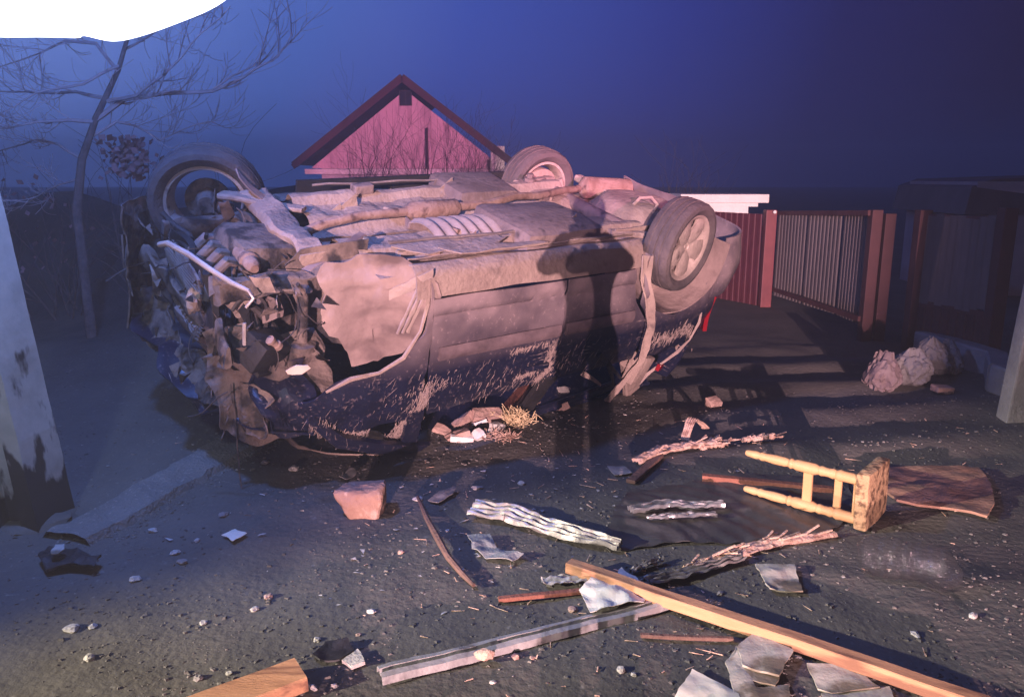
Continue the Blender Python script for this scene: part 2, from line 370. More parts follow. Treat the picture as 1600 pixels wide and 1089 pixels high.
# ------------------------------------------------------------------ ground
def ground_z(x, y):
    z = 0.0
    # mud bank on the left, reaching under the far side of the car
    d = ((x + 2.9) / 1.9) ** 2 + ((y - 6.6) / 2.2) ** 2
    z += 0.34 * math.exp(-d * 1.1)
    if x < 0.5 and 6.5 < y < 13:
        z += 1.25 * math.exp(-((y - 9.2) / 1.1) ** 2) * min(1, max(0, (0.2 - x) / 2.2)) * (1 + .25 * N((x, y, 0), .9, 6))
    near = max(0.0, 1 - max(abs(x) / 9, abs(y - 4) / 9))
    if near > 0:
        z += near * (0.022 * N((x, y, 0), 1.6, 3) + 0.012 * N((x, y, 0), 5, 8) + 0.006 * N((x, y, 0), 14, 2))
    # ruts of wheel tracks on the right
    if x > 0.6 and 3.9 < y < 7.5:
        k = min(1, (x - 0.6) / 0.8)
        z += k * 0.022 * math.sin((y - 0.16 * x) * 9.5 + 0.8 * N((x, y, 0), 0.9, 5)) * min(1, (y - 3.9) / 0.4) * min(1, max(0, (7.5 - y)))
    if y > 8: z += 0.0
    return z
def axis(fine0, fine1, step, far):
    a = [fine0 + step * i for i in range(int((fine1 - fine0) / step) + 1)]
    s = step; l = a[0]; pre = []
    while l > -far: s *= 1.35; l -= s; pre.append(l)
    s = step; r = a[-1]; post = []
    while r < far: s *= 1.35; r += s; post.append(r)
    return pre[::-1] + a + post
xs = axis(-4.2, 4.6, 0.045, 110); ys = axis(1.4, 7.6, 0.045, 110)
me = bpy.data.meshes.new('ground')
verts = [(x, y, ground_z(x, y)) for x in xs for y in ys]; ny = len(ys)
faces = [(i * ny + j, (i + 1) * ny + j, (i + 1) * ny + j + 1, i * ny + j + 1) for i in range(len(xs) - 1) for j in range(ny - 1)]
me.from_pydata(verts, [], faces); me.materials.append(M_ground)
for p in me.polygons: p.use_smooth = True
gr = bpy.data.objects.new('ground', me); COL.objects.link(gr); struct(gr)
def GZ(u, v, dz=0.0):
    p = G(u, v); p.z = ground_z(p.x, p.y) + dz; return p

# pale gravel strip beside the pole
k0, k1 = G(105, 852), G(452, 672); kd = (k1 - k0).normalized(); kn = Vector((-kd.y, kd.x, 0)); kl = (k1 - k0).length
b = MB()
def kerb(s_, t):
    q = k0 + kd * kl * s_ + kn * (.14 * (t - .5) * 2 + .018 * N((s_ * 22, t * 2, 0), 1.1, 3)); e = min(1, 9 * min(t, 1 - t))
    return (q.x, q.y, ground_z(q.x, q.y) - .012 + .045 * e + .007 * N((q.x, q.y, 0), 14, 2))
b.patch(kerb, 90, 18)
o = b.build('path', M_strip, smooth=True); struct(o)

# loose gravel (uncountable)
def stones(name, n, seed, rng, m, region, sub=0):
    random.seed(seed); vs = []; fs = []
    base = [(-1, -.7, -.6), (1, -.8, -.5), (.9, .8, -.6), (-.8, .9, -.5), (-.5, -.4, .6), (.6, -.5, .7), (.5, .5, .55), (-.5, .6, .6)]
    quads = [(0, 3, 2, 1), (4, 5, 6, 7), (0, 1, 5, 4), (1, 2, 6, 5), (2, 3, 7, 6), (3, 0, 4, 7)]
    for i in range(n):
        x, y = region()
        s = rng[0] * (rng[1] / rng[0]) ** (random.random() ** 2.6)
        a = random.random() * 6.3; ca, sa = math.cos(a), math.sin(a); kx, ky, kz = random.uniform(.7, 1.4), random.uniform(.6, 1.1), random.uniform(.35, .8)
        z = ground_z(x, y) + s * 0.2; k = len(vs)
        for (p, q, r) in base:
            p, q, r = p * kx + random.uniform(-.25, .25), q * ky + random.uniform(-.25, .25), r * kz
            vs.append((x + s * (p * ca - q * sa), y + s * (p * sa + q * ca), z + s * r))
        fs += [tuple(k + t for t in f) for f in quads]
    me = bpy.data.meshes.new(name); me.from_pydata(vs, [], fs); me.materials.append(m)
    o = bpy.data.objects.new(name, me); COL.objects.link(o); o['kind'] = 'stuff'; return o
def reg_near():
    while True:
        y = 1.7 + 4.0 * random.random() ** 1.3; x = random.uniform(-1, 1) * (0.75 * y + 0.4)
        if N((x, y, 0), 1.5, 12) > -0.35 + random.random() * 0.5 - 0.25: return x, y
o = stones('gravel', 22000, 5, (0.0014, 0.010), M_gravel, reg_near); tag(o, 'small dark stones and grit scattered over the dirt yard', 'gravel')
def reg_strip():
    t = random.random(); a = G(150, 850).lerp(G(430, 685), t); return a.x + random.gauss(0, 0.09), a.y + random.gauss(0, 0.12)
o = stones('gravel', 2200, 9, (0.002, 0.013), M_strip, reg_strip); tag(o, 'pale gravel spread along the path beside the pole', 'gravel')
# ------------------------------------------------------------------ the overturned car
# built in the car's own frame: x forward from the rear axle, y towards the viewer's side, z up when the car stands on its wheels
YAW, PIT, ROL = 0.64852, -0.0370, 0.30472
Mx = Matrix(((-math.cos(YAW), math.sin(YAW), 0), (-math.sin(YAW), -math.cos(YAW), 0), (0, 0, -1)))
Mp = Matrix(((math.cos(PIT), 0, math.sin(PIT)), (0, 1, 0), (-math.sin(PIT), 0, math.cos(PIT))))
Mr = Matrix(((1, 0, 0), (0, math.cos(ROL), -math.sin(ROL)), (0, math.sin(ROL), math.cos(ROL))))
Mcar = Mx @ Mp @ Mr
CAR = empty('wrecked_car', (0.68922, 5.61985, 1.55783)); CAR.rotation_euler = (Mcar @ Matrix(((1, 0, 0), (0, -1, 0), (0, 0, 1)))).to_euler()
tag(CAR, 'dark dusty car lying overturned on its roof with its front end torn off', 'car')
def W(x, y, z): return Mcar @ Vector((x, y, z)) + CAR.location
SIDE = [(.12, .70), (.18, .775), (.24, .80), (.35, .818), (.52, .832), (.66, .835), (.82, .825), (.95, .80), (1.02, .775), (1.2, .69), (1.40, .585)]
def side_y(x, z):
    y = interp(SIDE, z)
    if x > 2.1: y -= (x - 2.1) ** 2 * 0.16
    if x < 0.1: y -= (x - 0.1) ** 2 * 0.22
    return y
def side(dent=0.014, off=0.0, seed=0.0, sc=3.0, extra=None):
    def fn(c):                              # c = (x, z) on the side
        x, z = c.x, c.y
        y = side_y(x, z) + off + dent * N((x, z, 0), sc, seed) + 0.4 * dent * N((x, z, 3), sc * 3, seed)
        if extra: y += extra(x, z)
        return (x + 0.5 * dent * N((x, z, 7), sc, seed), y, z + 0.5 * dent * N((x, z, 9), sc, seed))
    return fn
def sp_(name, pts, m, h=0.05, dent=0.014, off=0.0, seed=0.0, th=-0.012, extra=None, sc=3.0, parent=CAR, smooth=True):
    b = MB(); b.poly([(p[0], p[1], 0) for p in pts], h, side(dent, off, seed, sc, extra), th)
    return b.build(name, m, parent, smooth=smooth)
def crease(x, z):                           # styling swage low on the doors and the step under it
    return -0.016 * math.exp(-((z - 0.40) / 0.018) ** 2) + (0.010 if z < 0.40 else 0)
def slabs(p0, p1, n):
    return [p0.lerp(p1, i / n) for i in range(n + 1)]
# doors, sill, moulding
fd = sp_('front_door', [(1.905, .305), (1.02, .305), (1.01, .60), (1.0, .99), (1.40, 1.0), (1.84, 1.02), (1.90, .70)], M_paint, extra=crease, seed=1)
rd = sp_('rear_door', [(1.005, .305), (.46, .305), (.41, .52), (.30, .66), (.26, .98), (.985, .99), (.995, .60)], M_paint, extra=crease, seed=2)
for (x0, x1, dr) in ((1.86, 1.03, fd), (.985, .43, rd)):
    b = MB()
    def mf(s, t, x0=x0, x1=x1):
        x = lerp(x0, x1, s); z = 0.575 + 0.062 * t
        return (x, side_y(x, z) + 0.016 + 0.010 * math.sin(PI * min(1, max(0, t))) , z)
    b.patch(mf, 20, 5, -0.02); b.build('moulding', M_mould, dr, smooth=True)
b = MB(); b.box((1.14, .842, .84), (.17, .03, .035), bev=.008); b.build('door_handle', M_paint, fd, smooth=True)
b = MB()
def sill(s, t):
    x = lerp(2.0, .40, s); a = t * 1.0
    pr = [(.295, .815), (.26, .812), (.21, .80), (.165, .775), (.145, .735), (.155, .69), (.19, .66)]
    k = a * (len(pr) - 1); i = min(int(k), len(pr) - 2); f = k - i
    z, y = lerp(pr[i][0], pr[i+1][0], f), lerp(pr[i][1], pr[i+1][1], f)
    return Vector((x, y + .012 * N((x, t, 0), 3, 5), z + .014 * N((x, t, 0), 2.6, 9)))
b.patch(sill, 50, 12, 0.01); b.build('sill', M_mud, CAR, smooth=True)
b = MB()
b.patch(lambda s, t: (lerp(2.0, .40, s), lerp(.672, .700, t) , lerp(.15, .125, t) + .012 * N((s * 6, t, 0), 1.5, 4)), 40, 2, 0.006); b.build('sill_flange', M_mud, CAR)
b = MB()
b.patch(lambda s, t: (lerp(2.1, .40, s), -lerp(.60, .80, t), lerp(.285, .315, t) + .012 * N((s * 6, t, 0), 1.1, 14)), 40, 4, 0.03); b.build('sill', M_mud, CAR)
# front fender with the torn wheel opening
def crum(x, z): k = max(0, (x - 2.0) / .5); return -.05 * k * (0.5 + N((x, z, 0), 6, 21))
sp_('front_fender', [(1.92, .20), (1.925, .32), (1.95, .47), (2.05, .60), (2.19, .675), (2.34, .68), (2.45, .74), (2.58, .80), (2.52, .90), (2.41, 1.05), (2.15, 1.03), (1.93, 1.02), (1.918, .7), (1.912, .45), (1.907, .28)], M_paint, h=.035, dent=.03, extra=crum, seed=5)
lipp = [(1.925, .20), (1.935, .33), (1.965, .47), (2.06, .60), (2.19, .665), (2.34, .672), (2.46, .73)]
b = MB(); b.tube([(x, side_y(x, z) + .004 + .01 * N((x, z, 0), 9), z) for x, z in lipp], [.010, .012, .009, .013, .010, .014, .007], 6); b.build('arch_lip', M_mud, CAR, smooth=True)
b = MB()
for k in range(3):
    q0 = Vector((1.93 + .03 * k, .80, .24)); pts = [q0 + Vector((.05 * t + .02 * N((t * 4, k, 0), 2), -.07 * t + .02 * N((t * 4, k, 5), 2), .28 * t)) for t in [i / 8 for i in range(9)]]
    b.tube(pts, [.008 + .012 * abs(N((i, k, 0), 1.3)) for i in range(9)], 5)
b.build('torn_edge', M_shield, CAR)
# wheel arch liner: the big mud-coated bowl
def linerf(c_):                             # (x, z) -> a bowl that falls back from the fender towards the engine bay
    x, z = c_.x, c_.y; y = .79 - .55 * (x - 1.92)
    y += -.05 * math.sin(max(0, min(1, (x - 1.9) / .5)) * PI) + .05 * math.sin(max(0, min(1, (z - .1) / .6)) * PI) * (x - 1.85)
    p = Vector((x, y, z)); return p + NV(p, 3.5, 4) * .04 + NV(p, 8, 14) * .022 + V(0, .022 * math.sin(x * 26 + z * 17) * max(0, 1 - (x - 1.86) * 4), 0) + NV(p, 20, 4) * .005 + V(0, .010 * math.sin((z * .6 + x) * 30) * (1 if x < 2.12 and z > .3 else 0), 0)
b = MB(); b.poly([(x, z, 0) for x, z in [(2.40, .24), (2.37, .16), (2.285, .135), (2.22, .105), (2.15, .09), (2.08, .10), (2.01, .13), (1.95, .17), (1.90, .21), (1.865, .31), (1.875, .42), (1.90, .52), (2.0, .65), (2.11, .74), (2.235, .76), (2.25, .68), (2.28, .615), (2.30, .56), (2.345, .55), (2.38, .48), (2.40, .41), (2.375, .33)]], .03, linerf, .008)
b.build('wheel_arch_liner', M_liner, CAR, smooth=True)
b = MB()
def ripple(s, t):
    p = Vector((lerp(1.93, 2.10, s), lerp(.80, .70, s) + .02, lerp(.16, .30, s) + lerp(-.03, .03, t))); return p + NV(p, 14, 3) * .012
b.patch(ripple, 14, 6, .006); b.build('torn_panel', M_shield, CAR)
b = MB(); b.poly([(2.10, .10, 0), (2.22, .12, 0), (2.42, .16, 0), (2.50, .24, 0), (2.46, .40, 0), (2.40, .56, 0), (2.36, .66, 0), (2.2, .70, 0), (2.1, .5, 0)], .05,
       lambda c: (c.x, .42 + .06 * N(c, 2.6, 3) - .3 * (c.x - 2.3), c.y), .008)
b.build('inner_wing', M_mud2, CAR, smooth=True)
# A pillar pressed to the ground, door window frame, roof, windscreen
b = MB(); pa = [Vector((2.52, .77, .90)), Vector((2.36, .79, 1.06)), Vector((2.14, .78, 1.17)), Vector((1.92, .73, 1.27)), Vector((1.66, .665, 1.385)), Vector((1.2, .60, 1.40)), Vector((.6, .57, 1.40)), Vector((.1, .56, 1.36))]
b.tube([p + NV(p, 5, 2) * .015 for p in pa], [.03, .042, .04, .036, .04, .034, .034, .034], 7); b.build('roof_rail', M_paint, CAR, smooth=True)
b = MB(); b.patch(lambda s, t: (1.93 + lerp(-.055, .045, t) - .05 * s + .015 * N((s * 5, t, 0), 2), lerp(.815, .70, s) + .012 * N((s * 5, t, 3), 3), lerp(.98, 1.30, s)), 12, 5, .03); b.build('door_frame', M_paint, CAR, smooth=True)
b = MB(); b.patch(lambda s, t: (lerp(.98, .92, s) + lerp(-.06, .06, t), lerp(.81, .57, s) + .012 * N((s * 5, t, 3), 3), lerp(.97, 1.40, s)), 10, 4, .03); b.build('pillar', M_black, CAR, smooth=True)
b = MB()
b.patch(lambda s, t: Vector((lerp(1.66, -.25, s), lerp(.60, -.60, t), 1.41 + .02 * math.sin(PI * t) - .05 * (1 - s) * t + .02 * N((s * 4, t * 4, 0), 1.3, 6))), 26, 20, .02); b.build('roof', M_paint, CAR, smooth=True)
b = MB()
b.patch(lambda s, t: Vector((lerp(2.36, 1.68, s), lerp(.72, -.72, t) * lerp(1, .82, s), lerp(1.02, 1.385, s) + .05 * N((s * 4, t * 4, 0), 1.3, 16))), 14, 14, .006); b.build('windscreen', M_glass, CAR, smooth=True)
for sgn in (-1,):
    b = MB(); b.patch(lambda s, t: (lerp(1.95, .3, s), -side_y(1, lerp(.3, 1.4, t)), lerp(.2, 1.4, t)), 10, 10, .02); b.build('side_panel', M_black, CAR, smooth=True)
# mud smears and splinters pressed on the door frame and behind the front door
def crust(name, pts, n, wid, seed, m=M_wood2, ln=.05):
    random.seed(seed); b = MB()
    for i in range(int(n * 1.8)):
        t = random.random(); k = t * (len(pts) - 1); j = min(int(k), len(pts) - 2); p = Vector(pts[j]).lerp(Vector(pts[j+1]), k - j)
        p += Vector((random.gauss(0, wid) * (.55 + .5 * random.random()), 0, random.gauss(0, wid * .5))); p.y = side_y(p.x, p.z) + random.uniform(.006, .02) + (pts[j][1])
        d = Vector((random.gauss(.25, .22), random.gauss(0, .10), random.gauss(.9, .3))).normalized() * ln * random.uniform(.2, 1.0)
        b.beam(p - d / 2, p + d / 2, random.uniform(.001, .0038), .002, up=(0, 1, 0), taper=.4)
    o = b.build(name, m, CAR); o['kind'] = 'stuff'; return o
crust('mud_smear', [(1.86, .0, .80), (1.92, .0, .95), (1.96, -.005, 1.10), (1.98, -.01, 1.25)], 420, .035, 3, M_shield)
crust('mud_smear', [(1.04, .0, .68), (1.05, .0, .78), (1.03, .0, .90), (1.10, .0, .97)], 230, .022, 4, M_shield, .04)
crust('mud_smear', [(1.36, .005, .70), (1.10, .005, .69)], 90, .02, 6, M_shield, .03)
crust('mud_smear', [(1.28, .0, .90), (1.12, .0, .89)], 80, .018, 7, M_shield, .03)
crust('mud_smear', [(2.50, .0, .93), (2.36, .0, 1.05), (2.2, 0, 1.08)], 200, .03, 8, M_shield, .06)
crust('mud_smear', [(1.95, .0, .78), (1.7, .0, .80), (2.1, .0, .86)], 70, .05, 9, M_shield, .035)
crust('mud_smear', [(1.75, .0, .95), (1.35, .0, .90), (.9, .0, .9)], 60, .08, 10, M_shield, .05)
def ticks(n, x0, x1, z0, z1, seed, ln=(.02, .07)):
    random.seed(seed); b = MB()
    for i in range(n):
        x, z = random.uniform(x0, x1), random.uniform(z0, z1); L = random.uniform(*ln); a = random.gauss(1.15, .25)
        q = [Vector((x + L * k * math.cos(a), side_y(x, z + L * k * math.sin(a)) + .016, z + L * k * math.sin(a))) for k in (0, .5, 1)]
        b.tube(q, [.0006, .0013, .0006], 3)
    o = b.build('scratch', M_shield, CAR); o['kind'] = 'stuff'
ticks(60, 1.0, 1.95, .66, .98, 1); ticks(25, .35, 1.0, .66, .98, 2); ticks(22, 1.95, 2.45, .70, 1.0, 3)
# quarter panel, rear wheel house, bumper, lamp, tailgate
arc = [(.40 * math.cos(a), .27 + .40 * math.sin(a)) for a in [math.radians(d) for d in range(10, 171, 16)]]
sp_('rear_quarter', [(.40, .33)] + arc + [(-.40, .36), (-.47, .60), (-.52, .84), (-.42, .97), (.0, .99), (.245, .985), (.285, .68), (.395, .53)], M_paint, h=.05, dent=.03, seed=7,
    extra=lambda x, z: .05 * math.exp(-((x - .36) / .06) ** 2))
b = MB(); q = [Vector((.43, .83, .22)), Vector((.42, .865, .38)), Vector((.375, .90, .52)), Vector((.33, .91, .64)), Vector((.28, .88, .80)), Vector((.26, .86, .98)), Vector((.33, .82, 1.14)), Vector((.40, .78, 1.30))]
def bent(s, t):
    k = s * (len(q) - 1); i = min(int(k), len(q) - 2); p = q[i].lerp(q[i+1], k - i)
    wd = lerp(.085, .05, s)
    return p + Vector((-wd * t, -.015 * math.sin(t * PI * 2), 0)) + NV(p + Vector((t * .2, 0, 0)), 9, 5) * .014
b.patch(bent, 30, 5, .010); b.build('bent_arch_edge', M_mud, CAR, smooth=True)
b = MB()
def rliner(s, t):
    a = math.radians(lerp(-10, 190, s)); r = .385 + .012 * N((s * 5, t * 3, 0), 1.4, 8)
    return Vector((r * math.cos(a), lerp(.52, .84, t), .28 + r * math.sin(a)))
b.patch(rliner, 30, 8, .006)
b.build('rear_arch_liner', M_liner, CAR, smooth=True)
b = MB(); b.patch(lambda s, t: (lerp(.40, -.42, s), .53 + .02 * N((s * 3, t * 3, 0), 1.5), lerp(.16, .68, t)), 8, 8, .01); b.build('rear_inner_wing', M_mud, CAR, smooth=True)
b = MB()
def bump(s, t):
    a = lerp(-.2, 1, s)                     # round the corner: side, then across the tail
    if a < 0: x, y = lerp(-.40, -.46, 1 + a / -.2 * -1 if False else (1 + a * 5)), .79
    else:
        ang = min(1, a / .30) * PI / 2
        x = -.46 - .24 * math.sin(ang); y = .79 - .24 * (1 - math.cos(ang)) - max(0, a - .30) * 1.55
    z = lerp(.18, .62, t); bulge = .05 * math.sin(PI * t)
    p = Vector((x - bulge * (1 if a > .15 else .2), y + bulge * (.5 if a < .2 else 0), z))
    return p + NV(p, 3, 7) * .035
b.patch(bump, 34, 14, .014); b.build('rear_bumper', M_paint, CAR, smooth=True)
b = MB()
b.patch(lambda s, t: Vector((-.53 - .08 * s + .02 * math.sin(PI * t), .755 - .13 * s, lerp(.66, .93, t))) , 6, 8, .03); b.build('tail_light', M_tail, CAR, smooth=True)
b = MB()
def gate(s, t):
    p = Vector((lerp(-.60, -.30, t) - .06 * math.sin(PI * t), lerp(.70, -.70, s), lerp(.62, 1.32, t))); return p + NV(p, 4, 3) * .05
b.patch(gate, 22, 14, .02); b.build('tailgate', M_paint, CAR, smooth=True)
b = MB(); b.beam((.20, .72, 1.02), (-.05, .60, 1.40), .14, .05, up=(0, 1, 0), bev=.01, seg=6, wob=.03); b.build('rear_pillar', M_mud, CAR, smooth=True)
b = MB(); b.box((.17, .80, 1.07), (.17, .10, .21), (.1, .3, .2), bev=.02); b.warp(lambda c: c + NV(c, 6, 3) * .03); b.build('trim_panel', M_mud, CAR, smooth=True)
b = MB(); random.seed(14)
for i in range(14):
    p = Vector((random.uniform(-.45, .15), random.uniform(.62, .80), random.uniform(.72, 1.1))); d = Vector((random.uniform(-.12, .12), random.uniform(-.06, .06), random.uniform(-.12, .12)))
    b.patch(lambda s, t, p=p, d=d: p + d * s + Vector((.03 * t, .02 * t, -.04 * t)) + NV(p + d * s + Vector((t, t, 0)) * .2, 12) * .02, 4, 2, .004)
o = b.build('torn_panel', M_shield, CAR); o['kind'] = 'stuff'
crust('mud_smear', [(.18, .03, .80), (.05, .02, .86), (-.15, 0, .80), (-.3, 0, .9)], 120, .05, 12, M_shield, .06)
b = MB(); q = [V(-.36, .79, .70), V(-.33, .81, .80), V(-.27, .82, .92), V(-.15, .83, 1.0), V(-.02, .82, 1.07), V(.06, .80, 1.15), V(.10, .78, 1.22)]
b.tube([p + NV(p, 9) * .012 for p in q], [.004, .010, .006, .012, .007, .012, .005], 5); b.build('bumper_trim', M_shield, CAR)
b = MB(); b.box((-.02, .82, 1.09), (.07, .03, .05), (.2, .2, .4), bev=.006); b.build('reflector', M_tail, CAR)
for k, (x0, z0, x1, z1) in enumerate(((.62, .86, .30, 1.14), (.50, .96, .34, 1.20), (.72, .98, .46, 1.16))):
    b = MB(); b.beam((x0, side_y(x0, z0) + .03, z0), (x1, side_y(x1, z1) + .06, z1), .035, .010, up=(0, 1, 0), seg=6, wob=.02, seed=k, taper=.5); b.build('torn_trim', random.choice([M_black, M_mud]), CAR)
# ---- underbody
def floor_z(x, y):
    z = .205
    for yr in (.43, -.43):
        z -= .045 / (1 + math.exp((abs(y - yr) - .045) * 160))
    z += .09 / (1 + math.exp((abs(y) - .13) * 70))
    if .5 < abs(y) < .7 or .18 < abs(y) < .38: z += .010 * (1 if math.sin(x * 17) > .2 else 0)
    z += .38 * max(0, -y - .46)
    z += .015 * N((x, y, 0), 3, 2) + .006 * N((x, y, 0), 11, 4)
    return z
b = MB(); b.patch(lambda s, t: (lerp(2.15, .10, s), lerp(-.70, .70, t), floor_z(lerp(2.15, .10, s), lerp(-.70, .70, t))), 110, 80, 0); b.build('floor_pan', M_mud, CAR, smooth=True, angle=35)
b = MB()
def boot(s, t):
    x, y = lerp(.42, -.62, s), lerp(-.66, .52, t)
    z = .30 - .13 / (1 + math.exp((math.hypot(x + .32, y) - .30) * 40)) + .012 * N((x, y, 0), 4, 2)
    z += .10 * max(0, -x - .1) * abs(y)
    return (x, y, z)
b.patch(boot, 36, 36, 0); b.build('boot_floor', M_mud, CAR, smooth=True)
b = MB()
def tank(c):
    return c + NV(c, 3, 5) * .03
b.box((.86, .33, .20), (.62, .56, .20), bev=.06); bmesh.ops.subdivide_edges(b.bm, edges=b.bm.edges, cuts=2, use_grid_fill=True); b.warp(tank); b.build('fuel_tank', M_mud3, CAR, smooth=True)
b = MB(); b.box((.86, -.40, .20), (.5, .42, .16), bev=.05); b.warp(tank); b.build('tank_shield', M_mud3, CAR, smooth=True)
b = MB()
def shield(s, t):
    x = lerp(1.62, 1.14, s); y = lerp(.05, .40, t)
    return (x, y, .185 - .045 * math.sin(PI * t) + .012 * math.cos(s * 2 * PI * 6))
b.patch(shield, 60, 8, .004); b.build('heat_shield', M_shield, CAR, smooth=True, angle=60)
b = MB(); ex = [Vector(p) for p in ((2.35, .0, .26), (2.1, -.04, .20), (1.9, -.03, .165), (1.4, -.02, .15), (1.0, -.03, .15), (.75, -.10, .14), (.5, -.14, .16), (.2, -.25, .17), (-.05, -.35, .2))]
b.tube([p + NV(p, 5) * .01 for p in ex], .027, 9); b.build('exhaust_pipe', M_rust, CAR, smooth=True)
b = MB(); b.lathe((1.60, -.02, .155), (-1, 0, 0), [(0, .03), (.03, .055), (.34, .055), (.37, .03)], 14); b.build('catalyst', M_rust, CAR, smooth=True)
b = MB(); b.lathe((-.12, -.42, .22), (-.35, .1, 0), [(0, .03), (.04, .085), (.42, .085), (.46, .03)], 14); b.build('silencer', M_rust, CAR, smooth=True)
for (y0, rr) in ((.47, .008), (.455, .006), (-.5, .008)):
    b = MB(); b.tube([Vector((x, y0 + .02 * N((x, y0, 0), 3), .135 + .014 * N((x, y0, 5), 4))) for x in [1.98 - .1 * i for i in range(14)]], rr, 5); b.build('brake_line', M_steel, CAR, smooth=True)
b = MB(); b.beam((1.96, .53, .165), (1.30, .50, .15), .055, .03, bev=.008, seg=5, wob=.012); b.build('stiffener', M_mud, CAR)
b = MB(); b.poly([(2.00, .52, 0), (1.86, .66, 0), (1.40, .63, 0), (1.30, .57, 0), (1.5, .53, 0)], .06, lambda c: (c.x, c.y, .125 + .02 * N(c, 5, 2) + .05 * (2 - c.x) * (c.y - .55)), .006); b.build('splash_plate', M_mud, CAR)
b = MB(); b.poly([(1.78, .62, 0), (1.70, .72, 0), (1.1, .70, 0), (1.15, .66, 0)], .06, lambda c: (c.x, c.y, .120 + .02 * N(c, 5, 3)), .006); b.build('splash_plate', M_mud, CAR)
b = MB(); b.tube([V(.0, -.68, .25), V(.13, -.55, .24), V(.16, -.2, .235), V(.16, .2, .235), V(.13, .55, .24), V(0, .68, .25)], [.05, .055, .05, .05, .055, .05], 10); b.build('rear_axle', M_mud3, CAR, smooth=True)
for sy in (1, -1):
    b = MB(); b.beam((.42, .50 * sy, .20), (.0, .62 * sy, .22), .07, .06, bev=.015); b.build('trailing_arm', M_mud, CAR, smooth=True)
    b = MB(); b.tube([V(.10 + .055 * math.cos(a * .9), .45 * sy + .055 * math.sin(a * .9), .24 + .003 * a) for a in range(50)], .008, 5); b.build('coil_spring', M_mud, CAR, smooth=True)
    b = MB(); b.tube([V(-.06, .58 * sy, .20), V(-.12, .55 * sy, .36), V(-.16, .53 * sy, .50)], [.02, .03, .03], 8); b.build('damper', M_mud, CAR, smooth=True)
b = MB(); b.beam((-.28, -.62, .22), (-.30, .60, .23), .07, .05, bev=.01, seg=5, wob=.02); b.build('cross_member', M_mud, CAR)
b = MB(); b.tube([V(-.16, .10, .20), V(-.20, .13, .12), V(-.25, .19, .10), V(-.28, .23, .14), V(-.27, .22, .2)], .012, 6); b.build('tow_hook', M_mud, CAR, smooth=True)
b = MB(); b.box((-.34, .36, .24), (.14, .13, .13), (.3, .2, .5), bev=.02); b.build('exhaust_hanger', M_black, CAR)
random.seed(21)
for i in range(26):
    x, y = random.uniform(.3, 2.0), random.uniform(-.55, .5)
    b = MB(); s = random.uniform(.03, .075)
    if i % 3 == 0: b.poly([(0, 0, 0), (s * 2, 0, 0), (s * .3, s * 1.4, 0)], .2, lambda c, x=x, y=y: (x + c.x, y, floor_z(x, y) - c.y + .01), .006)
    elif i % 3 == 1: b.box((x, y, floor_z(x, y) - s * .3), (s * 1.8, s, s * .8), (0, random.uniform(-.3, .3), random.uniform(-.6, .6)), bev=s * .15)
    else: b.lathe((x, y, floor_z(x, y) + .01), (0, 0, -1), [(0, s * .7), (s * .5, s * .7), (s * .5, s * .4), (s, s * .4)], 8)
    b.build('bracket', random.choice([M_mud, M_mud3, M_rust]), CAR)
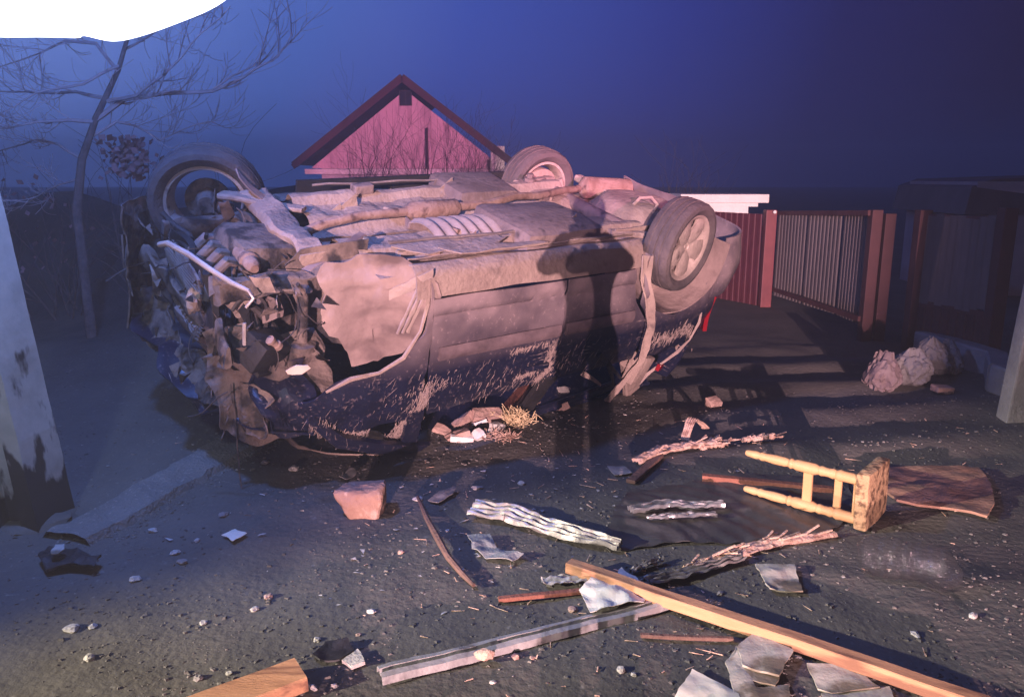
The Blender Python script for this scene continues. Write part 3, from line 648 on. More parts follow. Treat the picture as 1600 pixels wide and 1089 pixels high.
# ---- wheels
def tyre_prof(R_, w_):
    return [(-w_*.36, R_*.70), (-w_*.46, R_*.76), (-w_*.52, R_*.86), (-w_*.48, R_*.95), (-w_*.40, R_*.985), (-w_*.27, R_*1.0), (-w_*.25, R_*.975), (-w_*.20, R_*.975), (-w_*.18, R_*1.0), (-w_*.03, R_*1.0), (-w_*.02, R_*.975), (w_*.02, R_*.975), (w_*.03, R_*1.0), (w_*.18, R_*1.0), (w_*.20, R_*.975), (w_*.25, R_*.975), (w_*.27, R_*1.0), (w_*.40, R_*.985), (w_*.48, R_*.95), (w_*.52, R_*.86), (w_*.46, R_*.76), (w_*.36, R_*.70)]
def wheel(loc, out, toe=0.0, camber=0.0, R_=.312, w_=.20, rim=True):
    wl = empty('wheel', loc, parent=CAR); wl.rotation_euler = (camber, 0, toe)
    b = MB(); b.lathe((0, 0, 0), (0, out, 0), tyre_prof(R_, w_), 72, closed=False, cap=False)
    for v in b.bm.verts:                    # tread blocks and a little dirt on the shoulders
        r = math.hypot(v.co.x, v.co.z)
        if r > R_ * .98:
            a = math.atan2(v.co.z, v.co.x); k = int((a + PI) / (2 * PI) * 72) % 2
            if abs(v.co.y) > w_ * .24: v.co.x *= 1 - .012 * k; v.co.z *= 1 - .012 * k
    b.build('tyre', M_tyre, wl, smooth=True, angle=28)
    rr = R_ * .70
    b = MB(); b.lathe((0, 0, 0), (0, out, 0), [(-w_*.40, rr + .006), (-w_*.40, rr - .012), (-w_*.30, rr - .02), (0, rr - .045), (w_*.22, rr - .035), (w_*.34, rr - .018), (w_*.41, rr - .006), (w_*.43, rr + .008)], 48, cap=False)
    thicken(b.bm, b.bm.faces[:], .006)
    b.build('rim', M_rim, wl, smooth=True, angle=50)
    if rim:
        yf = w_ * .30
        b = MB()
        for k in range(5):
            a0 = 2 * PI * k / 5 + .35
            def sp(s, t, a0=a0):
                r = lerp(.035, rr - .008, s); half = lerp(.040, .062, s) + .055 * max(0, s - .68) ** 1.2 + .012 * (1 - s)
                q = (t - .5) * 2
                y = yf - .014 * (1 - s) + .012 * math.sin(PI * s) - .010 * q * q - .008
                x_, z_ = r * math.cos(a0) - q * half * math.sin(a0), r * math.sin(a0) + q * half * math.cos(a0)
                return Vector((x_, out * y, z_))
            b.patch(sp, 10, 8, -.02 * out)
        b.build('spoke', M_rim, wl, smooth=True, angle=50)
        b = MB(); b.lathe((0, out * (yf - .045), 0), (0, out, 0), [(0, .075), (.02, .075), (.028, .068), (.034, .034), (.042, .032), (.044, .026), (.036, .022)], 24)
        for k in range(4):
            a = 2 * PI * k / 4 + .6; b.lathe((.052 * math.cos(a), out * (yf - .02), .052 * math.sin(a)), (0, out, 0), [(0, .011), (.016, .011), (.02, .007)], 6)
        b.build('hub_cap', M_rim, wl, smooth=True)
        b = MB(); b.lathe((0, out * -.02, 0), (0, out, 0), [(0, .165), (.03, .165), (.034, .10), (.05, .06)], 32); b.build('brake_disc', M_mud3, wl, smooth=True)
    return wl
wheel((.06, .775, .195), 1, toe=.20, camber=.0, R_=.298, w_=.195)
w2 = wheel((.03, -.735, .315), -1, camber=.0, rim=False)
b = MB(); b.lathe((0, -.01, 0), (0, 1, 0), [(0, .16), (.055, .16), (.07, .13), (.075, .06), (.13, .05)], 28); b.build('brake_drum', M_mud, w2, smooth=True)
b = MB(); b.beam((.02, .10, -.02), (-.10, .14, .20), .05, .05, bev=.012, seg=4, wob=.01); b.build('suspension_arm', M_mud, w2, smooth=True)
w3 = wheel((2.53, -.70, .265), -1, toe=-.42, camber=.06, R_=.325, w_=.21, rim=False)
b = MB(); b.lathe((0, -.02, 0), (0, 1, 0), [(0, .13), (.02, .13), (.024, .07), (.06, .06), (.1, .05)], 28); b.build('brake_disc', M_mud2, w3, smooth=True)
b = MB(); b.box((-.09, .03, .06), (.07, .10, .14), (0, .4, 0), bev=.02); b.build('brake_caliper', M_mud2, w3, smooth=True)
b = MB(); b.beam((2.50, -.58, .20), (2.15, -.20, .17), .10, .035, bev=.01, seg=6, wob=.02, taper=.7); b.build('control_arm', M_mud, CAR, smooth=True)
b = MB(); b.patch(lambda s, t: Vector((2.44 - .20 * s + .03 * math.sin(3 * s), -.50 + .10 * s + .05 * t, .02 + .17 * s + .035 * t)) , 10, 3, .008); b.build('control_arm', M_liner, CAR, smooth=True)
b = MB(); b.tube([V(2.52, -.60, .24), V(2.46, -.3, .3), V(2.42, -.05, .36)], [.035, .018, .03], 9); b.build('drive_shaft', M_mud2, CAR, smooth=True)
b = MB(); b.tube([V(2.50, -.60, .3), V(2.45, -.54, .6), V(2.42, -.5, .8)], [.028, .032, .06], 9); b.build('strut', M_mud2, CAR, smooth=True)
# ---- front end wreckage
def cr(amp, sc, seed): return lambda c: c + NV(c, sc, seed) * amp + NV(c, sc * 2.7, seed + 3) * amp * .4
b = MB(); b.beam((2.34, -.52, .20), (2.33, .40, .20), .17, .07, bev=.02, seg=14); b.warp(cr(.05, 4, 2)); b.build('subframe', M_mud, CAR, smooth=True)
b = MB(); b.beam((2.42, .43, .27), (2.03, .27, .165), .058, .045, bev=.008, seg=3); b.build('subframe_arm', M_liner, CAR)
b = MB(); b.lathe(V(2.045, .295, .168), (-.7, .4, .3), [(0, .02), (.03, .02), (.034, .012)], 10); b.build('bush_bolt', M_tin2, CAR, smooth=True)
for (y0, y1) in ((.46, .36), (-.46, -.42)):
    b = MB(); b.beam((2.05, y0, .26), (2.86, y1, .34), .07, .11, bev=.015, seg=16); b.warp(cr(.05, 5, 3 + y0)); b.build('chassis_rail', M_mud2, CAR, smooth=True)
b = MB(); b.box((2.48, .02, .50), (.36, .50, .40), (.05, .1, .08), bev=.03); b.box((2.42, .05, .74), (.22, .46, .12), (0, .15, .08), bev=.02)
for k in range(5): b.box((2.67, -.18 + .1 * k, .50), (.03, .02, .34), bev=.004)
b.warp(cr(.025, 6, 4)); b.build('engine_block', M_mud2, CAR, smooth=True)
b = MB(); b.box((2.50, .03, .265), (.32, .40, .13), (0, .1, .05), bev=.04, taper=1.15); b.warp(cr(.02, 6, 7)); b.build('oil_pan', M_mud2, CAR, smooth=True)
b = MB(); b.lathe((2.50, -.22, .42), (.1, -1, 0), [(0, .17), (.06, .175), (.12, .14), (.25, .11), (.34, .07)], 18); b.warp(cr(.02, 7, 9)); b.build('gearbox', M_mud2, CAR, smooth=True)
b = MB(); b.lathe((2.70, .24, .40), (.2, 1, 0), [(0, .03), (.01, .07), (.10, .07), (.12, .045), (.15, .045)], 18); b.build('alternator', M_mud, CAR, smooth=True)
b = MB(); b.lathe((2.68, .30, .62), (.2, 1, .1), [(0, .06), (.015, .075), (.03, .06), (.04, .06), (.055, .075), (.07, .06)], 20); b.build('pulley', M_steel, CAR, smooth=True)
b = MB()
def rad(s, t):
    p = Vector((2.80 + .05 * N((s * 3, t * 3, 0), 1.2, 5) + .03 * s, lerp(-.48, .30, s), lerp(.30, .72, t))); return p + NV(p, 4, 6) * .05
b.patch(rad, 26, 16, .03)
b.build('radiator', M_black, CAR, smooth=True)
b = MB(); b.beam((2.92, -.62, .52), (2.86, .55, .60), .05, .10, bev=.012, seg=18, up=(0, 0, 1)); b.warp(cr(.09, 2.6, 12)); b.build('bumper_beam', M_mud2, CAR, smooth=True)
b = MB(); pp = [V(3.02, .14, .17), V(3.01, .24, .125), V(2.95, .36, .14), V(2.90, .48, .165), V(2.84, .60, .19), V(2.80, .70, .19), V(2.79, .73, .215), V(2.82, .72, .26)]
b.tube(pp, [.014, .014, .014, .013, .012, .009, .008, .007], 8); b.build('coolant_pipe', M_pipe, CAR, smooth=True)
b = MB(); b.tube([V(2.83, .73, .33), V(2.832, .735, .37), V(2.83, .73, .44)], .009, 6); b.build('bent_rod', M_pipe, CAR, smooth=True)
b = MB()
for k in range(22):
    z = .34 + .016 * k; b.beam(V(2.835 + .03 * N((z * 4, 0, 0), 2), -.44, z), V(2.86 + .03 * N((z * 4, 3, 0), 2), .22, z), .012, .004, seg=5, wob=.012)
b.build('radiator_fins', M_steel, CAR)
b = MB(); b.lathe((2.78, -.22, .5), (1, .15, .1), [(0, .19), (.03, .19), (.03, .175), (0, .175)], 28, closed=True)
for k in range(7):
    a = k * .9; b.patch(lambda s, t, a=a: V(2.785 + .02 * t, -.22 + (.04 + .13 * s) * math.cos(a + .3 * t), .5 + (.04 + .13 * s) * math.sin(a + .3 * t)), 4, 3, .003)
b.build('fan', M_black, CAR)
for k in range(4):                           # intake runners, starter, battery, belt, spring, bolts
    y = -.16 + .11 * k; b = MB(); b.tube([V(2.62, y, .30), V(2.72, y + .01, .27), V(2.80, y + .02, .34), V(2.83, y + .03, .46)], [.026, .028, .027, .024], 9); b.build('intake_pipe', M_mud3, CAR, smooth=True)
b = MB(); b.lathe((2.62, .10, .26), (.1, 1, -.05), [(0, .03), (.02, .05), (.16, .05), (.17, .04), (.24, .035), (.26, .02)], 16); b.build('starter', M_rust, CAR, smooth=True)
b = MB(); b.box((2.66, .50, .62), (.20, .15, .16), (.4, .3, .5), bev=.012); b.box((2.66, .50, .71), (.18, .12, .02), (.4, .3, .5), bev=.004); b.build('battery', M_black, CAR, smooth=True)
b = MB(); b.tube([V(2.70 + .02 * math.sin(a), .40, .52) + V(.10 * math.cos(a), 0, .16 * math.sin(a)) for a in [k * .3 for k in range(20)]], .010, 5); b.build('drive_belt', M_rubber, CAR, smooth=True)
b = MB(); b.lathe((2.46, .50, .30), (0, .05, 1), [(0, .03), (.02, .05), (.04, .028), (.30, .028), (.31, .07), (.34, .07)], 14); b.build('damper', M_mud2, CAR, smooth=True)
b = MB(); b.box((2.74, -.02, .70), (.24, .36, .12), (.2, -.3, .15), bev=.03)
for k in range(6): b.box((2.80, -.14 + .05 * k, .66), (.14, .012, .10), (.2, -.3, .15), bev=.003)
b.build('filter_box', M_mud3, CAR, smooth=True)
random.seed(91)
for k in range(7):
    p = V(random.uniform(2.45, 2.85), random.uniform(-.5, .6), random.uniform(.25, .75)); ax = V(random.gauss(0, 1), random.gauss(0, 1), random.gauss(0, 1)); r = random.uniform(.02, .05)
    b = MB(); b.lathe(p, ax, [(0, r * .5), (.01, r), (.03, r), (.035, r * .7), (.06, r * .7), (.065, r * .95), (.08, r * .95), (.085, r * .3)], 16); b.build('pump_part', random.choice([M_rust, M_steel, M_mud3]), CAR, smooth=True)
b = MB(); b.lathe((2.90, -.52, .62), (1, -.2, .1), [(-.08, .05), (-.05, .085), (0, .10), (.01, .10), (-.03, .07), (-.06, .03)], 22); b.warp(lambda c: c + NV(c, 7) * .02); b.build('headlight', M_steel, CAR, smooth=True)
b = MB(); random.seed(77)
for i in range(46):
    p = V(random.uniform(2.5, 2.95), random.uniform(-.65, .68), random.uniform(.2, .9)); d = Vector((random.gauss(0, 1), random.gauss(0, 1), random.gauss(0, 1))).normalized(); L = random.uniform(.08, .3); pts = []
    for k in range(7): pts.append(p.copy()); d = (d + NV(p, 9, i) * .8).normalized(); p = p + d * L / 6
    b.tube(pts, random.uniform(.002, .004), 4)
o = b.build('wiring', M_rubber, CAR); o['kind'] = 'stuff'
b = MB(); random.seed(78)
for i in range(90):
    p = V(random.uniform(2.45, 2.97), random.uniform(-.68, .70), random.uniform(.2, .95)); s = random.uniform(.008, .03)
    vs = [b.bm.verts.new(p + Vector((random.gauss(0, s), random.gauss(0, s), random.gauss(0, s)))) for _ in range(4)]
    for f in ((0, 1, 2), (0, 2, 3), (0, 3, 1), (1, 3, 2)): b.bm.faces.new([vs[j] for j in f])
o = b.build('fragments', M_mud2, CAR); o['kind'] = 'stuff'
random.seed(31)
for i in range(18):                          # hoses and looms
    p = Vector((random.uniform(2.45, 2.85), random.uniform(-.6, .55), random.uniform(.22, .75))); d = Vector((random.gauss(0, .5), random.gauss(0, 1), random.gauss(0, .7))).normalized()
    L = random.uniform(.2, .5); pts = []
    for k in range(9):
        pts.append(p.copy()); d = (d + NV(p, 5, i) * .55).normalized(); p = p + d * L / 8
    b = MB(); b.tube(pts, random.choice([.006, .01, .016, .02]), 7); b.build('hose', random.choice([M_rubber, M_rubber, M_black, M_mud2, M_mud]), CAR, smooth=True)
for i in range(20):                          # torn pieces of sheet metal and plastic
    p = Vector((random.uniform(2.40, 2.94), random.uniform(-.66, .66), random.uniform(.18, .86)))
    if p.x + abs(p.y) * .4 > 3.05: p.x = 2.85
    a = random.uniform(.04, .10); c_ = random.uniform(.025, .06); rot = Euler((random.uniform(0, 6), random.uniform(0, 6), random.uniform(0, 6))).to_matrix()
    n = random.randint(4, 6); out = [(a * math.cos(6.283 * k / n) * random.uniform(.6, 1.3), c_ * math.sin(6.283 * k / n) * random.uniform(.6, 1.3), 0) for k in range(n)]
    b = MB(); b.poly(out, .035, lambda c, p=p, rot=rot, i=i: p + rot @ Vector((c.x, c.y, .035 * N(c, 14, i) + .25 * c.x * c.x / a)), .004)
    b.build('torn_panel', random.choice([M_mud, M_mud2, M_mud2, M_black, M_mud3, M_rubber]), CAR, smooth=True)
# inner wing of the viewer's side, hood peeled to the ground, far fender
b = MB()
def hood(s, t):
    x = lerp(2.05, 2.98, s) - .22 * max(0, t - .55) * s * 2; y = lerp(-.72, .74, t)
    z = .98 + .05 * math.sin(7 * t + 3 * s) * s - .06 * s * t
    p = Vector((x, y, z)); return p + NV(p, 3.4, 8) * .09 + NV(p, 9, 2) * .02
b.patch(hood, 34, 44, .008); b.build('hood', M_paint, CAR, smooth=True)
b = MB()
def hood2(s, t):
    y = lerp(-.70, .70, s); x = 2.97 - .20 * max(0, s - .5) * 2 - .10 * t; z = lerp(.98, .80, t)
    p = Vector((x, y, z)); return p + NV(p, 4.5, 18) * .06 + NV(p, 11, 2) * .04 + NV(p, 26, 2) * .012
b.patch(hood2, 60, 10, .005); b.build('hood_lip', M_mud2, CAR)
b = MB()
def farf(s, t):
    x = lerp(2.76, 3.02, s); z = lerp(.42, 1.0, t)
    if s < 2 and z < .62 and math.hypot(x - 2.53, z - .24) < .37:
        k = .37 / max(.05, math.hypot(x - 2.53, z - .24)); x = 2.53 + (x - 2.53) * k; z = .24 + (z - .24) * k
    p = Vector((x, -.80 + .18 * max(0, s - .75) * 3, z)); return p + NV(p, 4, 5) * .04
b.patch(farf, 20, 24, .01); b.build('front_fender', M_mud2, CAR, smooth=True)
b = MB()
def farc(s, t):
    p = Vector((lerp(2.80, 3.06, s), -.80 + .34 * s * s, lerp(.30, .80, t) - .1 * s)); return p + NV(p, 4, 15) * .05
b.patch(farc, 14, 14, .008); b.warp(lambda c: c + NV(c, 16, 3) * .015); b.build('bumper_corner', M_mud2, CAR)
b = MB()
def wing(s, t):
    p = Vector((lerp(2.36, 2.88, s), .46 + .22 * t - .10 * s, lerp(.56, .98, t) + .05 * s)); return p + NV(p, 4.5, 25) * .11 + NV(p, 12, 5) * .025
b.patch(wing, 20, 18, .006); b.build('crumpled_wing', M_mud2, CAR, smooth=False)
b = MB()
def wing2(s, t):
    p = Vector((lerp(2.46, 2.70, s), .52 + .22 * t, lerp(.66, .99, t))); return p + NV(p, 5.5, 35) * .09 + NV(p, 14, 5) * .02
b.patch(wing2, 14, 14, .006); b.build('crumpled_wing', M_paint, CAR, smooth=False)
b = MB(); b.poly([(0, 0, 0), (.05, -.015, 0), (.10, .0, 0), (.115, .02, 0), (.07, .035, 0), (.03, .03, 0), (.01, .02, 0)], .03, lambda c: Vector((2.68 - c.x, .84 + c.x * .2, .55 + c.y - .2 * c.x)) + NV(c, 20) * .006, .006); b.build('paint_flake', M_cream, CAR)
b = MB(); b.ico((2.93, .32, .40), .05, 3, lambda p: 1 + .35 * N(p, 1.8), (.7, .8, 1.2)); b.build('lamp_shell', M_mud, CAR)
# strip of the torn bumper hanging to the ground, cables
b = MB(); st = [G(350, 632, .17), G(395, 640, .15), G(430, 668, .10), G(465, 700, .05), G(520, 712, .03), G(600, 712, .02)]
def strip(s, t):
    k = s * (len(st) - 1); i = min(int(k), len(st) - 2); p = st[i].lerp(st[i+1], k - i); wd = .075 * math.sin(PI * min(1, s * 1.2 + .12)) + .012
    return Mcar.inverted() @ (p + Vector((0, .02 * t, -wd * (t - .3))) + NV(p, 12) * .012 - CAR.location)
b.patch(strip, 30, 4, .008); b.build('bumper_strip', M_mud, CAR, smooth=True)
for k, (u0, v0, u1, v1) in enumerate(((362, 600, 376, 760), (358, 630, 345, 690))):
    p0, p1 = AT(u0, v0, 3.75), AT(u1, v1, 3.72); p1.z = max(p1.z, .02)
    b = MB(); b.tube([Mcar.inverted() @ (p0.lerp(p1, i / 8) + NV((i, k, 0), .6) * .02 - CAR.location) for i in range(9)], .004, 5); b.build('cable', M_mud2, CAR)
# the frame above is left-handed: mirror the meshes once so that no object carries a negative scale
bpy.context.view_layer.update()
def mirror(o):
    for c in o.children:
        c.location.y *= -1; e = c.rotation_euler; c.rotation_euler = (-e.x, e.y, -e.z)
        if c.type == 'MESH':
            c.data.transform(Matrix(((1, 0, 0, 0), (0, -1, 0, 0), (0, 0, 1, 0), (0, 0, 0, 1)))); c.data.flip_normals()
        mirror(c)
mirror(CAR)
# ------------------------------------------------------------------ house
HY = 20.0
def HP(u, v, dy=0.0): return AT(u, v, HY + dy)
ap, el, er = HP(632, 140), HP(486, 262), HP(783, 262)
house = empty('house', (AT(632, 300, HY).x, HY, 0)); tag(house, 'house with a faded pink boarded gable and red-brown verges behind the car', 'house')
hi = Vector((house.location.x, HY, 0))
HL = lambda p: Vector(p) - hi
zE = el.z
wl_, wr_ = HP(500, 280).x - hi.x, HP(790, 280).x - hi.x
b = MB(); b.box((((wl_ + wr_) / 2), 4.0, zE / 2 - .1), (wr_ - wl_, 7.6, zE + .2)); b.build('wall', M_hwall, house)
# gable boards, one by one
xa, xb, za = HL(el).x, HL(er).x, ap.z
xm = HL(ap).x; nb = 30; bw = (xb - xa) / nb
def top(x): return zE + (za - zE) * (1 - abs(x - xm) / ((xb - xa) / 2 + .02) if abs(x - xm) < (xb - xa) / 2 else 0)
random.seed(4)
for i in range(nb):
    x0 = xa + i * bw + .002; x1 = x0 + bw - .004; d = random.uniform(0, .012)
    t0, t1 = top(x0), top(x1)
    pts = [(x0, zE - .02), (x1, zE - .02), (x1, max(t1, zE + .01)), (x0, max(t0, zE + .01))]
    if x0 < xm < x1: pts.insert(3, (xm, za))
    b = MB(); fr = [b.bm.verts.new((x, .13 - d, z)) for x, z in pts]; bk = [b.bm.verts.new((x, .17, z)) for x, z in pts]
    b.bm.faces.new(fr[::-1]); b.bm.faces.new(bk); n = len(fr)
    for k in range(n): b.bm.faces.new((fr[k], fr[(k+1) % n], bk[(k+1) % n], bk[k]))
    b.build('board', M_gable, house)
# roof planes, verge boards, fascia
AP, EL, ER = HL(HP(630, 122)), HL(HP(462, 258)), HL(HP(806, 258))
for e in (EL, ER):
    b = MB(); d = (AP - e); n_ = Vector((-d.z, 0, d.x)).normalized(); n_ = n_ if n_.z > 0 else -n_
    q0 = [Vector((p.x, y, p.z)) for y in (-.25, 8.2) for p in (e, AP)]
    v = [b.bm.verts.new(p) for p in (q0[0], q0[1], q0[3], q0[2])]; v2 = [b.bm.verts.new(p.co + n_ * .07) for p in v]
    b.bm.faces.new(v); b.bm.faces.new(v2[::-1])
    for k in range(4): b.bm.faces.new((v[k], v[(k+1) % 4], v2[(k+1) % 4], v2[k]))
    b.build('roof', M_roof, house)
    b = MB(); b.beam(Vector((e.x, -.27, e.z - .05)), Vector((AP.x, -.27, AP.z - .05)), .04, .13, up=n_); b.build('verge_board', M_verge, house)
b = MB(); b.box(((xa + xb) / 2, .06, zE - .10), (xb - xa + .3, .2, .12)); b.build('cornice', M_plaster, house)
c = HL(HP(633, 153))
b = MB(); b.box((c.x, .10, c.z), (.30, .05, .36)); wd = b.build('window_frame', M_black, house)
for k in (-1, 1):
    b = MB(); b.box((c.x + .07 * k, .07, c.z), (.11, .02, .30)); b.build('pane', M_glass, wd)
for (u0, u1, v0, v1) in ((580, 598, 283, 292), (690, 716, 283, 296), (724, 745, 283, 305)):
    c = HL(HP((u0 + u1) / 2, (v0 + v1) / 2)); ww = (u1 - u0) / FPX * HY
    b = MB(); b.box((c.x, .19, c.z - .35), (ww + .1, .06, 1.1)); f = b.build('window', M_plaster, house)
    b = MB(); b.box((c.x, .15, c.z - .35), (ww, .03, 1.0)); b.build('pane', M_glass, f)
for u in (667, 764):
    c = HL(HP(u, 200 if u < 700 else 250)); b = MB(); b.tube([Vector((c.x, -.02, 0)), Vector((c.x, -.02, c.z))], .03, 7); b.build('drain_pipe', M_verge, house)
b = MB(); b.box((HL(HP(778, 280)).x, -.05, 1.15), (.34, .3, 2.3)); b.build('corner_pier', M_plaster, house)

# ------------------------------------------------------------------ trees and shrubs
def twig(b, p, d, L, r, depth, seed, up=.1):
    pts = [p.copy()]; rs = [r]; q = p.copy(); n = 6; kids = []
    for i in range(n):
        d = (d + NV(q, 2.2, seed) * .30 + Vector((0, 0, up))).normalized(); q = q + d * L / n; pts.append(q.copy()); rs.append(r * (1 - .75 * (i + 1) / n)); kids.append((q.copy(), d.copy(), rs[-1]))
    b.tube(pts, [max(.002, x) for x in rs], 5 if r > .012 else 3)
    if depth > 0:
        for j, (q, dd, rr) in enumerate(kids):
            for _ in range(random.choice((1, 1, 2))):
                a = dd.cross(Vector((random.gauss(0, 1), random.gauss(0, 1), random.gauss(0, 1)))).normalized()
                twig(b, q, (dd + a * random.uniform(.5, 1.1)).normalized(), L * random.uniform(.35, .6), rr * .65, depth - 1, seed + j + 1, up)
random.seed(11)
ty = 6.2
tp = G(125, 470); tp = Vector((AT(118, 300, ty).x, ty, ground_z(AT(118, 300, ty).x, ty)))
tree = empty('bare_tree', tp); tag(tree, 'leafless tree spreading pale bare branches behind the pole on the left', 'tree')
b = MB(); tr = [tp + Vector((0, 0, -.1)), AT(120, 330, ty), AT(128, 250, ty), AT(150, 185, ty), AT(185, 110, ty), AT(205, 40, ty), AT(235, -60, ty)]
b.tube([p - tp for p in tr], [.042, .036, .03, .024, .018, .013, .008], 9); b.build('trunk', M_bark, tree, smooth=True)
def limb(path, r, depth, seed, ys=0.0):
    b = MB(); n = len(path); pts = [AT(u, v, ty + ys * i / max(1, n - 1)) - tp for i, (u, v) in enumerate(path)]
    fine = []
    for i in range(n - 1):
        for k in range(4): fine.append(pts[i].lerp(pts[i+1], k / 4) + NV(pts[i].lerp(pts[i+1], k / 4), 3, seed) * .025)
    fine.append(pts[-1]); m = len(fine)
    b.tube(fine, [max(.003, r * (1 - .8 * i / m)) for i in range(m)], 6)
    for i in range(3, m):
        for _ in range(random.choice((0, 1, 1))):
            d = (fine[i] - fine[i-1]).normalized(); a = d.cross(Vector((random.gauss(0, 1), random.gauss(0, 1), random.gauss(0, 1)))).normalized()
            twig(b, fine[i], (d + a * random.uniform(.5, 1.2)).normalized(), random.uniform(.15, .55), r * .35, depth, seed + i, .12)
    return b.build('branch', M_pale, tree, smooth=True)
limb([(150, 185), (200, 155), (260, 148), (330, 142), (385, 120), (425, 95), (455, 55)], .022, 1, 1, .3)
limb([(330, 142), (360, 122), (392, 108), (415, 82)], .009, 0, 21, .3)
limb([(165, 160), (215, 150), (255, 120), (300, 70), (360, 10)], .016, 1, 2, -.4)
limb([(140, 215), (185, 190), (215, 198), (250, 218), (290, 205), (330, 190)], .012, 1, 3, .5)
limb([(150, 190), (110, 185), (60, 190), (0, 202)], .018, 1, 4, -.3)
limb([(165, 155), (120, 145), (60, 148), (-20, 140)], .016, 1, 5, .4)
limb([(185, 115), (150, 70), (100, 65), (60, 85), (0, 105)], .016, 1, 6, .2)
limb([(190, 100), (130, 130), (60, 148), (10, 175)], .012, 1, 7, -.5)
limb([(200, 50), (230, 0), (270, -60)], .014, 1, 8, .2)
limb([(128, 250), (90, 225), (50, 220), (-10, 240)], .014, 1, 9, .4)
limb([(125, 280), (90, 290), (70, 300), (20, 330)], .010, 1, 10, .2)
limb([(195, 75), (225, 60), (265, 40), (330, 20)], .010, 1, 13, .7)

def bush(name, u, v, Y, wd, ht, n, label, m, leaf=0.0, seed=1, base=None, group=None, depth=1, r=.012):
    random.seed(seed); p = AT(u, v, Y)
    z0 = ground_z(p.x, Y) if base is None else base
    e = empty(name, (p.x, Y, z0)); tag(e, label, 'shrub', group)
    b = MB()
    for i in range(n):
        d = Vector((random.gauss(0, .35), random.gauss(0, .3), 1)).normalized()
        twig(b, Vector((random.uniform(-wd, wd) * .5, random.uniform(-.2, .2), 0)), d, ht * random.uniform(.6, 1), r, depth, seed + i, .05)
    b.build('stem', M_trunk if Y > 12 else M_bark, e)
    if leaf:
        b = MB()
        for i in range(leaf):
            c = Vector((random.gauss(0, wd * .3), random.gauss(0, .12), ht * (random.uniform(.80, 1.02) if wd < .5 else random.uniform(.35, 1))))
            d = Vector((random.gauss(0, 1), random.gauss(0, 1), random.gauss(0, 1))).normalized() * random.uniform(.018, .04); a = d.orthogonal() * random.uniform(.5, .9)
            vs = [b.bm.verts.new(c + q) for q in (-d, a, d, -a)]; b.bm.faces.new(vs)
        b.build('leaves', m, e)
    return e
bush('shrub', 207, 300, 6.9, .30, 1.52, 7, 'shrub with a tuft of pinkish dry leaves left of the upturned front wheel', M_leaf, 260, 3)
bush('shrub', 40, 300, 7.4, 1.0, 1.35, 9, 'tangled leafless shrub behind the pole at the left edge', M_leaf, 40, 5)
bush('shrub', 640, 300, 16.5, 1.6, 2.4, 11, 'bare twiggy shrub standing in front of the pink gable', M_leaf, 0, 7, 0, None, 2, .02)
bush('shrub', 735, 300, 17.2, 1.1, 2.1, 8, 'bare shrub in front of the right end of the gable', M_leaf, 0, 8, 0, None, 2, .02)
bush('shrub', 1075, 300, 13.5, .7, 1.9, 13, 'brown leafless bush rising behind the white pillar top', M_leaf, 0, 9, 0, None, 1, .010)

# ------------------------------------------------------------------ concrete pole
pb = G(50, 818); pole = empty('utility_pole', (pb.x, pb.y, 0)); pole.rotation_euler = (math.radians(1.0), math.radians(-5.2), math.radians(-8))
tag(pole, 'leaning weathered concrete utility pole at the left edge', 'pole')
H_ = 5.2
def sect(z, side_):
    k = 1 - .055 * z; return .155 * k, .12 * k
def pole_box(b, x0, x1, y0, y1):
    n = 40; prev = None
    for i in range(n + 1):
        z = -.1 + (H_ + .1) * (i / n); k = 1 - .05 * max(0, z)
        cs = [Vector((x * k + .006 * N((x * 7, z * 3, y * 5), 1.3), y * k + .006 * N((x * 7, z * 3, y * 5), 1.3, 4), z)) for x, y in ((x0, y0), (x1, y0), (x1, y1), (x0, y1))]
        ring = [b.bm.verts.new(c) for c in cs]
        if prev:
            for j in range(4): b.bm.faces.new((prev[j], prev[(j+1) % 4], ring[(j+1) % 4], ring[j]))
        else: b.bm.faces.new(ring[::-1])
        prev = ring
    b.bm.faces.new(prev)
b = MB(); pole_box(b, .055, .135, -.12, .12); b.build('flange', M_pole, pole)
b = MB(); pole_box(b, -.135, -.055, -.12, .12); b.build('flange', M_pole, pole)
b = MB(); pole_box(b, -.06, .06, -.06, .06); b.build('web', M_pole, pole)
b = MB()
b.ico((0, 0, .0), .19, 3, lambda p: 1 + .3 * N(p, 2.2, 5), (1.1, .95, .30)); b.build('footing', M_ground, pole, smooth=True)

# ------------------------------------------------------------------ floodlight glaring in the corner
fl = empty('floodlight', AT(150, -40, 2.6)); tag(fl, 'bright white floodlight glaring at the top left corner', 'lamp')
fl.rotation_euler = (math.radians(-12), math.radians(6), math.radians(-16))
px = 2.6 / FPX
outl = [(-330, 60), (-330, -90), (-60, -93), (-20, -88), (30, -93), (75, -84), (140, -60), (205, -30), (250, 10), (290, 60)]
def cat(P, k=5):                           # rounds the outline of the lens
    r = []; n = len(P)
    for i in range(n):
        p0, p1, p2, p3 = (Vector((*P[(i + j - 1) % n], 0)) for j in range(4))
        for q in range(k):
            s_ = q / k; v = .5 * ((2 * p1) + (p2 - p0) * s_ + (2 * p0 - 5 * p1 + 4 * p2 - p3) * s_ ** 2 + (3 * p1 - p0 - 3 * p2 + p3) * s_ ** 3); r.append((v.x, v.y))
    return r
outl = cat(outl)
b = MB(); vs0 = [b.bm.verts.new((u * px, 0, v * px)) for u, v in outl]; vs1 = [b.bm.verts.new((u * px * .97, .03, v * px * .97)) for u, v in outl]; n = len(outl)
b.bm.faces.new(vs0); b.bm.faces.new(vs1[::-1])
for k in range(n): b.bm.faces.new((vs0[k], vs0[(k+1) % n], vs1[(k+1) % n], vs1[k]))
